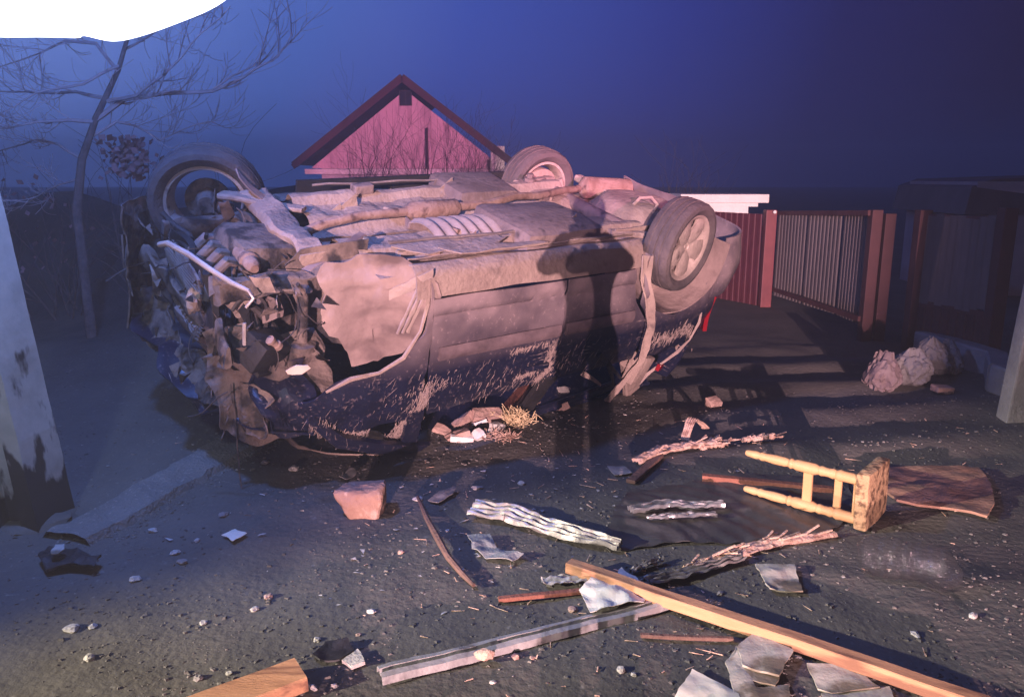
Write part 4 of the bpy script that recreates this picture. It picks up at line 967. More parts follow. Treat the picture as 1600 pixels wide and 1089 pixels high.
b.build('lens', M_lit, fl)
b = MB(); b.box((-.18, .11, .12), (1.0, .14, .22), bev=.03); b.build('housing', M_black, fl, smooth=True)
b = MB(); b.tube([V(-.1, .12, .12), V(-.15, .2, .6), V(-.5, .6, 1.2), V(-1.2, 1.2, 1.3)], .03, 8); b.build('bracket', M_black, fl, smooth=True)

# ------------------------------------------------------------------ yard fence on the right
def ribbed(b, p0, p1, z0, z1, pitch=.09, amp=.008, th=.003):
    p0, p1 = Vector(p0), Vector(p1); d = p1 - p0; L = d.length; d.normalize(); nrm = Vector((d.y, -d.x, 0)); n = max(2, int(L / pitch)); prev = None
    prof = [(0, 0), (.35, 0), (.45, 1), (.85, 1), (.95, 0)]
    pts = [((i + f) * pitch, a) for i in range(n) for f, a in prof] + [(n * pitch, 0)]
    vs = []
    for s, a in pts:
        q = p0 + d * min(s, L) + nrm * amp * a; vs.append((b.bm.verts.new((q.x, q.y, z0(s / L) if callable(z0) else z0)), b.bm.verts.new((q.x, q.y, z1(s / L) if callable(z1) else z1))))
    fs = [b.bm.faces.new((a[0], c[0], c[1], a[1])) for a, c in zip(vs, vs[1:])]
    thicken(b.bm, fs, th)
def post(p, top, m, wd=.09, cap=None, name='post'):
    b = MB(); b.box((0, 0, top / 2), (wd, wd, top), bev=.006); return b
P1 = AT(1199, 400, 9.6); P1.z = 0; P2 = AT(1362, 400, 7.5); P2.z = 0; P0 = AT(1090, 400, 10.6); P0.z = 0; P3 = AT(1436, 400, 7.1); P3.z = 0; P4 = AT(1566, 400, 6.4); P4.z = 0
def ztop(p, v): return AT(800, v, p.y).z
fence = empty('yard_fence', P1); tag(fence, 'red sheet metal fence with a red post beside the white pillar top', 'fence')
b = MB(); ribbed(b, P0 - P1, Vector((-.06, 0, 0)), .01, ztop(P1, 335), .10); b.build('sheet_panel', M_red, fence)
b = MB(); b.box((0, 0, ztop(P1, 328) / 2), (.13, .13, ztop(P1, 328)), bev=.008); b.build('post', M_redpost, fence)
b = MB(); b.lathe((.02, -.09, ztop(P1, 331)), (0, -1, 0), [(0, .02), (.02, .02), (.025, .012)], 10); b.build('reflector', M_white, fence)
b = MB(); b.beam(P0 - P1 + V(0, .06, .35), V(0, .06, .35), .04, .05); b.build('rail', M_red, fence)
b = MB(); b.beam(P0 - P1 + V(0, .06, .95), V(0, .06, .95), .04, .05); b.build('rail', M_red, fence)
gate = empty('sheet_gate', P2); tag(gate, 'grey ribbed sheet metal gate leaf between the red posts', 'gate')
n = 3
for i in range(n):
    a, c = (P1 - P2) * (1 - i / n) + V(.09, -.03, 0), (P1 - P2) * (1 - (i + 1) / n) + V(.09 if i < n - 1 else -.02, -.03, 0)
    b = MB(); ribbed(b, a, c, .15, ztop(P1, 334) + (ztop(P2, 334) - ztop(P1, 334)) * (i + .5) / n, .075); b.build('sheet_panel', M_sheet, gate)
b = MB(); b.beam(P1 - P2 + V(.1, .0, ztop(P1, 333)), V(-.05, 0, ztop(P2, 333)), .05, .05); b.build('rail', M_sheet2, gate)
b = MB(); b.beam(P1 - P2 + V(.1, .0, .22), V(-.05, 0, .22), .05, .05); b.build('rail', M_sheet2, gate)
for dx, tp_ in ((0.0, 328), (.14, 334)):
    b = MB(); b.box((dx, dx * .2, ztop(P2, tp_) / 2), (.10, .10, ztop(P2, tp_)), bev=.006); b.build('post', M_sheet2, gate)
pan = empty('fence_panel', P3); tag(pan, 'dim fence section with grey vertical boards over a red-brown sheet at the right', 'fence')
zt = ztop(P3, 335)
for q, tp_ in ((P3, 328), (P4, 325)):
    b = MB(); b.box(q - P3 + V(0, 0, ztop(q, tp_) / 2), (.11, .11, ztop(q, tp_)), bev=.006); b.build('post', M_sheet2, pan)
d = P4 - P3; nb = 11
for i in range(nb):
    a = d * ((i + .62) / (nb + .4)); b = MB(); hh = random.uniform(-.02, .02)
    b.box((a.x, a.y, (.42 + zt) / 2 + .02 + hh), (.075, .018, zt - .46), (0, 0, math.atan2(d.y, d.x))); b.build('board', M_sheet, pan)
b = MB(); ribbed(b, d * .04 + V(0, -.03, 0), d * .97 + V(0, -.03, 0), .10, .42, .08); b.build('sheet_panel', M_sheet2, pan)
for z in (.44, .85, zt - .02):
    b = MB(); b.beam(d * .03 + V(0, .03, z), d * .97 + V(0, .03, z), .04, .05); b.build('rail', M_sheet2, pan)
pl = empty('masonry_pillar', AT(1120, 320, 10.9)); pl.location.z = 0; tag(pl, 'white capped masonry pillar top showing above the fence', 'pillar')
zt = ztop(pl.location, 303)
b = MB(); b.box((0, 0, zt - .055), (1.16, .8, .11), bev=.008); b.build('cap', M_plaster, pl)
b = MB(); b.box((0, 0, zt - .135), (.92, .66, .05)); b.box((-.02, 0, (zt - .16) / 2), (.74, .56, zt - .16)); b.build('shaft', M_plaster, pl)
cpst = empty('concrete_post', G(1580, 652)); cpst.rotation_euler = (0, math.radians(3.5), 0); tag(cpst, 'grey concrete post at the right edge beside the sacks', 'post')
b = MB(); b.box((0, 0, .8), (.13, .13, 1.7), bev=.012, taper=.85); b.warp(lambda c: c + NV(c, 5) * .006); b.build('shaft', M_conc2, cpst)
b = MB(); b.tube([V(-.02, -.07, 1.42), V(-.02, -.10, 1.45), V(.0, -.10, 1.49)], .008, 6); b.build('wire_hook', M_steel, cpst)
f0, f1, f2 = P3, P4, G(1600, 640)
b = MB(); pts = [P3 + V(.05, -.12, 0), P4 + V(-.1, -.25, 0), G(1560, 610), G(1640, 640)]
for a, c in zip(pts, pts[1:]): b.beam(a + V(0, 0, .09), c + V(0, 0, .09), .16, .22, bev=.015, seg=6, wob=.012)
o = b.build('wall_footing', M_conc2, smooth=False); tag(recenter(o), 'low concrete footing running under the fence towards the right edge', 'footing')
sh = empty('shed', AT(1570, 330, 10.5)); sh.location.z = 0; tag(sh, 'dim shed with a pale sloping roof behind the right fence', 'shed')
b = MB(); b.box((.35, .9, .75), (1.5, 1.8, 1.5)); b.build('wall', M_hwall, sh)
b = MB(); rs = [AT(1500, 335, 10.5), AT(1512, 292, 10.6), AT(1545, 280, 10.7), AT(1720, 274, 10.7), AT(1720, 335, 10.5)]
vs = [b.bm.verts.new(p - sh.location + V(0, -.1, 0)) for p in rs]; v2 = [b.bm.verts.new(v.co + V(0, 2.0, .0)) for v in vs]; n = len(vs)
b.bm.faces.new(vs); b.bm.faces.new(v2[::-1])
for k in range(n): b.bm.faces.new((vs[k], vs[(k+1) % n], v2[(k+1) % n], v2[k]))
b.build('roof', M_sheet, sh)
# plastic sacks
def sack(u, v, w_, h_, m, seed, label):
    p = GZ(u, v); b = MB()
    def f(q): return 1 + .14 * N(q, 1.3, seed) - .30 * abs(N((q.x * 1.6, q.y * 1.6, q.z * .8), 1.9, seed + 5)) - .16 * abs(N((q.x, q.y, q.z * .5), 5, seed + 2)) + .03 * N(q, 12, seed)
    vs = b.ico((0, 0, 0), 1, 4, f, (w_ / 2, w_ * .42, h_ / 2))
    for q in vs:
        x, y, z = q.co; k = 1.22 - .55 * max(0, z / h_ + .05)
        q.co = Vector((x * k + .25 * z * math.sin(seed * 2.2), y * k, max(z * (1.1 if z > 0 else 1) + h_ * .36, .0)))
        if z > h_ * .40: q.co.x = x * .45 + .25 * z * math.sin(seed * 2.2); q.co.z += .03
    o = b.build('plastic_sack', m, smooth=True, angle=16); o.location = p + V(0, .1, 0); o.rotation_euler = (0, 0, seed)
    tag(o, label, 'sack', 'filled sacks by the fence'); return o
sack(1388, 610, .29, .30, M_sack2, 1, 'pinkish crumpled sack, leftmost of the sacks by the fence')
sack(1428, 604, .32, .30, M_sack, 2, 'bulging white sack in the middle of the sacks')
sack(1462, 592, .29, .31, M_sack, 3, 'white sack with a tied top leaning right of the middle sack')
sack(1492, 590, .20, .27, M_sack, 5, 'small pale sack at the right end of the sacks')
p = GZ(1472, 610); b = MB(); b.box((0, 0, .03), (.16, .08, .055), (.1, .1, .4), bev=.01); b.warp(lambda c: c + NV(c, 9) * .015); o = b.build('brick_lump', M_brick, loc=p); tag(o, 'reddish lump on the ground in front of the white sacks', 'brick')

# ------------------------------------------------------------------ the photographer (behind the camera; only the shadow falls into the picture)
def person():
    e = empty('person', (0.02, -.36, 0)); tag(e, 'person in dark clothes with raised elbows whose shadow falls across the car door', 'person')
    J = {'pel': (0, 0, .95), 'che': (0, 0, 1.25), 'nec': (0, .02, 1.50), 'lhip': (-.10, 0, .90), 'rhip': (.10, 0, .90), 'lkn': (-.09, .02, .50), 'rkn': (.09, .02, .50), 'lan': (-.09, -.02, .09), 'ran': (.09, -.02, .09),
         'lto': (-.15, .16, .04), 'rto': (.15, .16, .04), 'lsh': (-.125, 0, 1.43), 'rsh': (.125, 0, 1.43), 'lel': (-.22, .14, 1.36), 'rel': (.22, .14, 1.36), 'lwr': (-.13, .28, 1.47), 'rwr': (.13, .28, 1.47), 'lpa': (-.09, .31, 1.52), 'rpa': (.09, .31, 1.52)}
    R_ = dict(pel=.15, che=.115, nec=.065, lhip=.095, rhip=.095, lkn=.085, rkn=.085, lan=.055, ran=.055, lto=.045, rto=.045, lsh=.09, rsh=.09, lel=.05, rel=.05, lwr=.042, rwr=.042, lpa=.036, rpa=.036)
    E_ = ['pel-che', 'che-nec', 'pel-lhip', 'pel-rhip', 'lhip-lkn', 'rhip-rkn', 'lkn-lan', 'rkn-ran', 'lan-lto', 'ran-rto', 'che-lsh', 'che-rsh', 'lsh-lel', 'rsh-rel', 'lel-lwr', 'rel-rwr', 'lwr-lpa', 'rwr-rpa']
    names = list(J); me = bpy.data.meshes.new('body'); me.from_pydata([J[k] for k in names], [tuple(names.index(x) for x in s.split('-')) for s in E_], [])
    o = bpy.data.objects.new('body', me); COL.objects.link(o); o.parent = e; me.materials.append(M_cloth)
    m = o.modifiers.new('skin', 'SKIN')
    for i, k in enumerate(names):
        me.skin_vertices[0].data[i].radius = (R_[k], R_[k] * (.8 if k in ('che', 'pel') else 1))
    me.skin_vertices[0].data[0].use_root = True
    o.modifiers.new('sub', 'SUBSURF').levels = 2; o.modifiers['sub'].render_levels = 2
    b = MB(); b.ico((0, .05, 1.645), .105, 3, lambda p: 1 + (.10 if p.y > .8 and abs(p.z) < .25 else 0), (.82, 1, 1.18)); b.build('head', M_skin, e, smooth=True)
    b = MB(); b.ico((0, .02, 1.67), .122, 3, None, (.85, .95, 1.02)); b.build('hair', M_cloth, e, smooth=True)
    for s in (-1, 1):
        b = MB()
        for k in range(4): b.tube([V(s * .085, .315, 1.515 + .02 * k - .02), V(s * .05, .335, 1.52 + .02 * k - .02), V(s * .03, .345, 1.52 + .018 * k - .02)], [.009, .009, .007], 6)
        b.tube([V(s * .09, .30, 1.50), V(s * .065, .29, 1.535), V(s * .045, .295, 1.555)], [.011, .010, .008], 6); b.build('fingers', M_skin, e, smooth=True)
    b = MB(); b.box((0, .325, 1.53), (.155, .009, .075), bev=.004); b.build('phone', M_black, e)
person()
# ------------------------------------------------------------------ debris on the ground
def long_piece(name, m, a, c, wd, ht, label, cat, lift=(0, 0), seg=8, wob=.004, seed=1, bev=.003, taper=1.0, group=None):
    a, c = GZ(*a), GZ(*c); a.z += ht / 2 + .006 + lift[0]; c.z += ht / 2 + .006 + lift[1]
    b = MB(); b.beam(a, c, wd, ht, bev=bev, seg=seg, wob=wob, seed=seed, taper=taper)
    o = b.build(name, m); recenter(o); tag(o, label, cat, group)
    d = c - a; rot = math.atan2(d.y, d.x)      # the grain runs along the piece: turn the mesh frame
    M_ = Matrix.Rotation(-rot, 4, 'Z'); o.data.transform(M_); o.rotation_euler.z = rot
    return o
def flat(name, m, pts, th, label, cat, lift=.012, curl=.012, h=.03, seed=1, sc=9, group=None, smooth=True, fold=None):
    P = [G(u, v) for u, v in pts]; b = MB()
    def fn(c):
        z = ground_z(c.x, c.y) + lift + curl * (N(c, sc, seed) + .4 * N(c, sc * 2.5, seed)) + curl * .6
        if fold: z += fold(c)
        return (c.x + .006 * N(c, 28, seed), c.y + .006 * N(c, 28, seed + 9), z)
    b.poly([(p.x, p.y, 0) for p in P], h * .7, fn, -th)
    o = b.build(name, m, smooth=smooth); recenter(o); tag(o, label, cat, group); return o
long_piece('timber_beam', M_wood, (888, 903), (1560, 1124), .052, .045, 'long orange timber beam lying slantwise towards the lower right corner', 'beam', lift=(.025, .0), wob=.005, seg=22)
long_piece('wooden_lath', M_redlath, (779, 942), (918, 930), .028, .016, 'short reddish lath lying left of the cream paper', 'wood', wob=.003)
long_piece('wooden_lath', M_stick, (1000, 1000), (1145, 1004), .018, .014, 'thin dark brown lath below the timber beam', 'wood', wob=.006)
long_piece('wooden_bar', M_redlath, (1097, 752), (1300, 770), .045, .035, 'brown bar with a pale cut end lying left behind the stool', 'wood', wob=.003, taper=.9)
# bent stick
b = MB(); pts = [GZ(653, 783, .02), GZ(668, 815, .022), GZ(684, 852, .028), GZ(700, 880, .022), GZ(722, 905, .02), GZ(741, 922, .018)]
b.tube([p + NV(p, 8) * .008 for p in pts], [.008, .013, .017, .014, .012, .008], 8); o = b.build('stick', M_stick, smooth=True); tag(recenter(o), 'crooked brown stick lying right of the red stone', 'stick')
# red stone
b = MB(); P = GZ(560, 806)
pts = [(-.125, .0, .118), (-.06, -.035, .125), (.10, -.03, .128), (.125, .03, .135), (.11, .13, .12), (-.05, .13, .115), (.128, -.045, .085), (-.02, -.075, .075), (-.09, -.04, .085), (-.03, -.055, -.01), (.10, -.06, -.01), (.12, .09, -.01), (-.03, .09, -.01)]
vs = [b.bm.verts.new(p) for p in pts]; bmesh.ops.convex_hull(b.bm, input=vs)
for v in [v for v in b.bm.verts if not v.link_faces]: b.bm.verts.remove(v)
bmesh.ops.bevel(b.bm, geom=b.bm.edges[:], offset=.008, segments=1, affect='EDGES')
bmesh.ops.triangulate(b.bm, faces=b.bm.faces[:])
for _ in range(3):
    bmesh.ops.subdivide_edges(b.bm, edges=[e_ for e_ in b.bm.edges if e_.calc_length() > .014], cuts=1); bmesh.ops.triangulate(b.bm, faces=[f for f in b.bm.faces if len(f.verts) > 3])
b.warp(lambda q: q + NV(q, 14, 1) * .008 + NV(q, 45, 1) * .0035)
o = b.build('stone', M_rock, smooth=True, loc=P, angle=24); tag(o, 'large reddish flat-topped stone in front of the car', 'stone')
# corrugated crumpled strips
def tin_strip(name, m, path, wid, label, folds=4, amp=.012, seed=1, lift=.015, tilt=.0, nlen=40):
    P = [GZ(u, v) for u, v in path]; b = MB()
    def fn(s, t):
        k = s * (len(P) - 1); i = min(int(k), len(P) - 2); p = P[i].lerp(P[i+1], k - i); d = (P[i+1] - P[i]).normalized(); nrm = Vector((-d.y, d.x, 0))
        ww = interp([(j / (len(wid) - 1), wv) for j, wv in enumerate(wid)], s)
        q = p + nrm * ww * (t - .5); tz = t * ww * tilt
        z = lift + tz + amp * (math.sin(t * PI * 2 * folds + 1.5 * N((s * 5, 0, 0), 1, seed)) + 1) * .5 * 2 + .010 * N((s * 9, t * 3, 0), 1.2, seed)
        return Vector((q.x, q.y, q.z + max(.003, z))) + NV((s * 8, t * 2, 0), 1.5, seed) * .008
    b.patch(fn, nlen, folds * 8, .003); o = b.build(name, m, smooth=True, angle=50); tag(recenter(o), label, 'sheet metal'); return o
tin_strip('tin_strip', M_tin, [(738, 805), (800, 815), (850, 832), (905, 848), (968, 862)], [.12, .12, .10, .09, .05], 'long crumpled corrugated tin strip right of the crooked stick', 4, .014, 3, tilt=.25)
tin_strip('tin_strip', M_tin2, [(985, 812), (1040, 803), (1090, 802), (1130, 800)], [.07, .08, .06, .04], 'bright crumpled tin scrap on the dark sheet left of the stool', 3, .012, 5, lift=.03)
tin_strip('tin_strip', M_tin2, [(1010, 822), (1060, 818), (1118, 812)], [.03, .04, .03], 'narrow shiny tin sliver in front of the bright tin scrap', 2, .008, 6, lift=.028)
tin_strip('tin_strip', M_prof, [(848, 915), (900, 914), (960, 911)], [.065, .065, .06], 'short grey ribbed strip just above the red lath', 2, .008, 8)
tin_strip('tin_strip', M_tin, [(985, 900), (1010, 890), (1035, 880)], [.02, .035, .02], 'small tin sliver just right of the upper end of the timber beam', 2, .006, 9)
tin_strip('tin_strip', M_tin, [(1010, 918), (1060, 905), (1110, 892), (1160, 880)], [.05, .075, .06, .04], 'grey tin scrap under the pale splintered plank', 3, .008, 12)
# dark bent roof sheet
b = MB(); P = [(960, 800), (985, 770), (1100, 752), (1200, 742), (1320, 750), (1340, 800), (1290, 835), (1180, 850), (1080, 850), (975, 862), (950, 835)]
Q = [G(u, v) for u, v in P]; cc = sum(Q, Vector()) / len(Q)
b.poly([(p.x, p.y, 0) for p in Q], .03, lambda c: (c.x + .02 * N(c, 7, 1), c.y + .02 * N(c, 7, 2), ground_z(c.x, c.y) + .008 + .005 * (1 + math.sin(math.hypot(c.x - cc.x + .55, c.y - cc.y + .45) * 62)) * (.6 + .4 * N(c, 4, 3)) + .008 * N(c, 5, 6)), -.003)
o = b.build('roof_sheet', M_darktin, smooth=True); tag(recenter(o), 'dark bent roofing sheet lying under the fallen stool', 'sheet metal')
# long grey profile
b = MB(); a, c = GZ(594, 1062), GZ(1045, 948)
d = (c - a).normalized(); nr = Vector((-d.y, d.x, 0)); sec = [(-.036, .0), (-.030, .022), (-.010, .026), (-.006, .014), (.006, .014), (.010, .026), (.030, .022), (.036, .0)]
L = (c - a).length; n = 26; ring0 = None
for i in range(n + 1):
    q = a.lerp(c, i / n); wv = NV(q, 5, 2) * .006
    r = [b.bm.verts.new(q + nr * (s * (1.15 - .25 * i / n)) + V(0, 0, z + .008) + wv + NV(q + nr * s, 22, 4) * .003) for s, z in sec]
    if ring0:
        for k in range(len(sec) - 1): b.bm.faces.new((ring0[k], ring0[k+1], r[k+1], r[k]))
    ring0 = r
thicken(b.bm, b.bm.faces[:], .003)
o = b.build('metal_profile', M_prof); tag(recenter(o), 'long battered grey metal profile lying below the cream paper', 'profile')
b = MB(); b.ico((0, 0, .022), .030, 3, lambda p: 1 + .3 * N(p, 2.4, 5), (1.1, .6, .6)); o = b.build('foam_lump', M_wood2, loc=GZ(757, 1036, .012), smooth=True); tag(o, 'tan crumbled lump resting against the grey metal profile', 'lump')
# papers, boards, rag
flat('paper_sheet', M_paper, [(905, 938), (938, 908), (955, 922), (970, 902), (1012, 934), (1006, 956), (965, 964), (922, 974)], .002, 'crumpled cream paper beside the timber beam', 'paper', lift=.032, curl=.022, sc=8, seed=3, smooth=False)
flat('rag', M_rag, [(731, 842), (766, 841), (775, 862), (818, 876), (800, 886), (760, 880), (738, 866)], .003, 'torn grey rag lying left of the corrugated tin', 'rag', curl=.018, seed=5, smooth=False)
flat('board_tile', M_card, [(1180, 890), (1240, 893), (1254, 935), (1200, 933)], .006, 'single square stained board lying right of the timber beam', 'board', curl=.010, seed=6, fold=lambda c: .0)
for k, (pts, lab, lf) in enumerate((
        ([(1134, 1040), (1150, 1015), (1180, 1080), (1232, 1074), (1236, 1110), (1150, 1100)], 'lowest stained board of the small stack at the bottom', .006),
        ([(1140, 1035), (1172, 1008), (1222, 1042), (1212, 1078), (1146, 1062)], 'middle board of the small stack at the bottom', .018),
        ([(1150, 1024), (1178, 1000), (1238, 1030), (1215, 1070), (1160, 1052)], 'topmost stained square board of the small stack at the bottom', .032))):
    flat('board_tile', M_card, pts, .007, lab, 'board', lift=lf, curl=.006, seed=20 + k, group='stained square boards')
flat('paper_sheet', M_paper, [(1054, 1095), (1082, 1052), (1150, 1085), (1170, 1130), (1080, 1140)], .004, 'pale blank sheet at the bottom edge left of the board stack', 'paper', curl=.008, seed=31)
flat('board_tile', M_card, [(1258, 1044), (1330, 1046), (1375, 1080), (1300, 1088), (1278, 1080)], .006, 'upper board of the two beside the lower end of the beam', 'board', lift=.018, curl=.006, seed=32, group='stained square boards')
flat('board_tile', M_card, [(1282, 1086), (1390, 1078), (1400, 1110), (1290, 1115)], .006, 'lower pale board at the bottom edge beside the beam', 'board', lift=.006, curl=.006, seed=33, group='stained square boards')
flat('hardboard', M_hard, [(1380, 738), (1528, 741), (1548, 768), (1552, 800), (1540, 818), (1400, 790), (1376, 770)], .012, 'brown hardboard sheet lying flat right of the stool', 'board', curl=.006, lift=.02, seed=7, h=.05)
flat('glass_shard', M_rag, [(948, 732), (975, 730), (988, 741), (960, 744)], .003, 'small grey shard near the splintered wood', 'shard', curl=.003, seed=8)
flat('plastic_scrap', M_black, [(62, 885), (80, 868), (118, 872), (160, 890), (150, 905), (110, 900), (75, 905)], .01, 'black plastic scrap on the ground at the lower left', 'scrap', curl=.03, seed=9, lift=.02, smooth=False)
flat('rag', M_card, [(82, 893), (90, 878), (104, 877), (104, 887), (94, 893)], .004, 'small pale rag lying on the black plastic scrap', 'rag', curl=.008, seed=10, lift=.06)
flat('plastic_scrap', M_black, [(488, 1030), (510, 1008), (545, 1004), (552, 1018), (530, 1036), (500, 1038)], .006, 'dark plastic scrap at the bottom left of the metal profile', 'scrap', curl=.014, seed=12, smooth=False)
flat('plaster_chip', M_chip, [(535, 1035), (560, 1018), (570, 1040), (550, 1048)], .012, 'grey plaster piece lying against the dark plastic scrap', 'chip', curl=.006, seed=13)
flat('leaf', M_paper, [(348, 847), (368, 838), (387, 845), (366, 856)], .002, 'pale folded leaf lying alone on the dark ground', 'leaf', curl=.006, seed=14)
flat('foil_scrap', M_tin, [(530, 758), (548, 745), (563, 740), (556, 755), (540, 762)], .003, 'small crumpled foil scrap behind the red stone', 'scrap', curl=.016, seed=15, smooth=False)
flat('foil_scrap', M_tin, [(668, 788), (690, 774), (714, 768), (708, 780), (685, 791)], .003, 'small crumpled foil scrap beside the top of the crooked stick', 'scrap', curl=.016, seed=16, smooth=False)
# bottom-left wood block
b = MB(); a, c = GZ(300, 1130), GZ(472, 1070); a.z += .03; c.z += .03
b.beam(a, c, .13, .05, bev=.006, seg=5, wob=.005); o = b.build('wood_block', M_wood); tag(recenter(o), 'thick block of wood cut off by the bottom edge at the left', 'wood')
# splintered planks
def splinter(name, m, path, wid, label, seed, lift=.02, th=.018):
    P = [GZ(u, v) for u, v in path]; b = MB(); random.seed(seed); n = 30
    def cen(s):
        k = s * (len(P) - 1); i = min(int(k), len(P) - 2); return P[i].lerp(P[i+1], k - i), (P[i+1] - P[i]).normalized()
    def fn(s, t):
        p, d = cen(s); nrm = Vector((-d.y, d.x, 0)); ww = interp([(j / (len(wid) - 1), w_) for j, w_ in enumerate(wid)], s)
        jag = 1 + .45 * N((s * 30, t * 2, 0), 1, seed)
        q = p + nrm * ww * (t - .5) * jag
        return Vector((q.x, q.y, q.z + lift + .014 * N((s * 14, t * 5, 0), 1.1, seed) + .010 * math.sin(t * PI)))
    b.patch(fn, n, 6, th)
    for i in range(14):
        s = random.random(); p, d = cen(s); q = p + Vector((random.gauss(0, .015), random.gauss(0, .015), lift + .012)); e = (d + Vector((random.gauss(0, .3), random.gauss(0, .3), random.gauss(.1, .15)))).normalized()
        b.beam(q, q + e * random.uniform(.04, .12), .008, .006)
    o = b.build(name, m); tag(recenter(o), label, 'wood'); return o
splinter('splintered_plank', M_wood2, [(1068, 893), (1120, 880), (1170, 862), (1220, 850), (1306, 838)], [.022, .045, .09, .07, .03], 'pale splintered plank stretching right towards the stool', 3)
splinter('splintered_plank', M_wood2, [(994, 728), (1030, 712), (1080, 706), (1118, 704)], [.04, .07, .06, .03], 'broken pale stick of wood left behind the stool', 4)
splinter('splinter', M_wood2, [(1092, 707), (1112, 703), (1136, 701)], [.03, .035, .02], 'short splinter at the right end of the broken pale stick', 5)
splinter('splinter', M_wood2, [(1160, 700), (1185, 699), (1208, 696)], [.012, .02, .012], 'tiny line of splinters behind the stool leg', 6)
long_piece('wooden_lath', M_stick, (985, 756), (1030, 716), .05, .02, 'dark lath leaning under the broken pale stick', 'wood', wob=.004)
# curved bark
b = MB(); p0, p1 = GZ(1074, 694), GZ(1120, 670)
def bark(s, t):
    a = lerp(.12, 2.75, s); r = .125
    d = (p1 - p0).normalized(); base = p0.lerp(p1, .5); base = p0 + d * (.075)
    q = base + d * (-.105 * math.cos(a)) + V(0, 0, .145 * math.sin(a) ** .8 * (1 - .45 * max(0, s - .5))) + Vector((d.y, -d.x, 0)) * (.055 * (t - .5) + .02 * N((s * 3, 0, 0), 1.4, 2))
    return q + d * (.05 if s > .6 else 0) * (s - .6) * 3 + V(0, 0, .004 * math.sin(t * 26)) + NV(q, 16, 4) * .008
b.patch(bark, 24, 14, .006); o = b.build('bark_piece', M_wood2, smooth=False); tag(recenter(o), 'arched piece of pale bark standing on the ground right of the car', 'bark')
# water bottle
ba, bc = GZ(1338, 893), GZ(1500, 922); ax = (bc - ba); ax.z = 0; L = ax.length; ax.normalize()
b = MB(); prof = []
for i in range(61):
    s = i / 60; r = .078
    if s < .06: r *= .55 + .45 * (s / .06)
    if s > .80: r *= 1 - .75 * ((s - .80) / .2) ** .8
    if .14 < s < .78: r *= 1 + .05 * math.sin(s * 2 * PI * 9)
    prof.append((L * s, r))
b.lathe(ba + V(0, 0, .07), ax, prof, 22)
b.warp(lambda c: c + NV(c, 7, 4) * .022 + NV(c, 20, 2) * .006)
b.warp(lambda c: (c.x, c.y, max(c.z, ground_z(c.x, c.y) + .003)))
o = b.build('bottle', M_plastic, smooth=True, angle=12); tag(recenter(o), 'large crumpled clear plastic bottle lying at the right', 'bottle')
# ---- stool lying on its side
st = empty('wooden_stool', G(1342, 830)); tag(st, 'pine stool with turned legs lying on its side, dirty seat facing right', 'stool')
st.rotation_euler = (math.radians(2), 0, math.radians(-42)); st.scale = (1.0, .92, .90)
# local: x along the legs towards the seat top, y across (away from the viewer), z up
ps = 1.0
b = MB(); b.box((0, .15, .152), (.060, .30, .30), bev=.014); bmesh.ops.subdivide_edges(b.bm, edges=b.bm.edges[:], cuts=3, use_grid_fill=True); b.warp(lambda c: c + NV(c, 8, 2) * .006); b.build('seat', M_seat, st, smooth=True, angle=50)
leg = [(0, .021), (.06, .021), (.075, .024), (.09, .017), (.10, .021), (.115, .018), (.13, .018), (.145, .021), (.155, .017), (.17, .023), (.24, .023), (.255, .018), (.265, .022), (.275, .016), (.29, .019), (.33, .020), (.37, .016), (.385, .019), (.395, .014), (.41, .017), (.45, .013), (.455, .010)]
YL, ZL = (.035, .265), (.045, .255)
for y in YL[:1]:
    for z in ZL:
        b = MB(); b.lathe((-.02, y, z), (-1, 0, .0), [(h * 1.20, r * 1.30) for h, r in leg], 16); b.build('leg', M_stool, st, smooth=True)
y = YL[0]
for x, w_, yy in ((-.255, .044, y), (-.125, .034, y + .03)):
    b = MB(); b.beam((x, yy, ZL[0] - .012), (x, yy, ZL[1] + .012), .018, w_, up=(1, 0, 0), bev=.004); b.build('rail', M_stool, st)
b = MB(); b.beam((-.034, y, ZL[0]), (-.034, y, ZL[1]), .03, .022, up=(1, 0, 0), bev=.003); b.build('apron', M_stool, st)
# ---- rubble under the car door
def lump(name, m, u, v, s, sc, label, cat, seed, z=0.0, rot=0.0, sub=2, box=True):
    b = MB()
    if box:
        b.box((0, 0, sc[2] * s / 2), (sc[0] * s, sc[1] * s, sc[2] * s), bev=.1 * s * min(sc)); bmesh.ops.subdivide_edges(b.bm, edges=b.bm.edges[:], cuts=1, use_grid_fill=True)
        b.warp(lambda c: c + NV(c, 1.2 / s, seed) * s * .20 + NV(c, 3.5 / s, seed) * s * .07)
    else:
        b.ico((0, 0, s * sc[2] * .5), s * .5, 2, lambda p: 1 + .3 * N(p, 1.6, seed), sc)
    o = b.build(name, m, smooth=False); o.location = GZ(u, v, z); o.rotation_euler = (.45 * math.sin(seed * 2.1), .40 * math.cos(seed * 1.3), rot); tag(o, label, cat); return o
lump('brick', M_brick, 757, 668, .20, (1, .5, .45), 'broken brick lying on the rubble under the car window', 'brick', 1, .0, .5)
lump('brick', M_brick, 730, 672, .15, (1, .6, .5), 'smaller brick half tilted at the left of the rubble', 'brick', 2, .0, 1.1)
lump('brick', M_brick, 718, 690, .14, (1, .55, .3), 'flat brick chip at the front of the rubble', 'brick', 3, .0, .2)
lump('brick', M_brick, 785, 622, .16, (1, .5, .4), 'brick piece at the back under the car window', 'brick', 4, .0, .1)
lump('brick', M_brick, 722, 636, .14, (1, .5, .4), 'reddish brick piece on the left under the car window', 'brick', 5, .0, .6)
lump('plaster_chip', M_white, 722, 693, .14, (1, .45, .25), 'curved white plaster piece at the front of the rubble', 'plaster', 6, .0, .1)
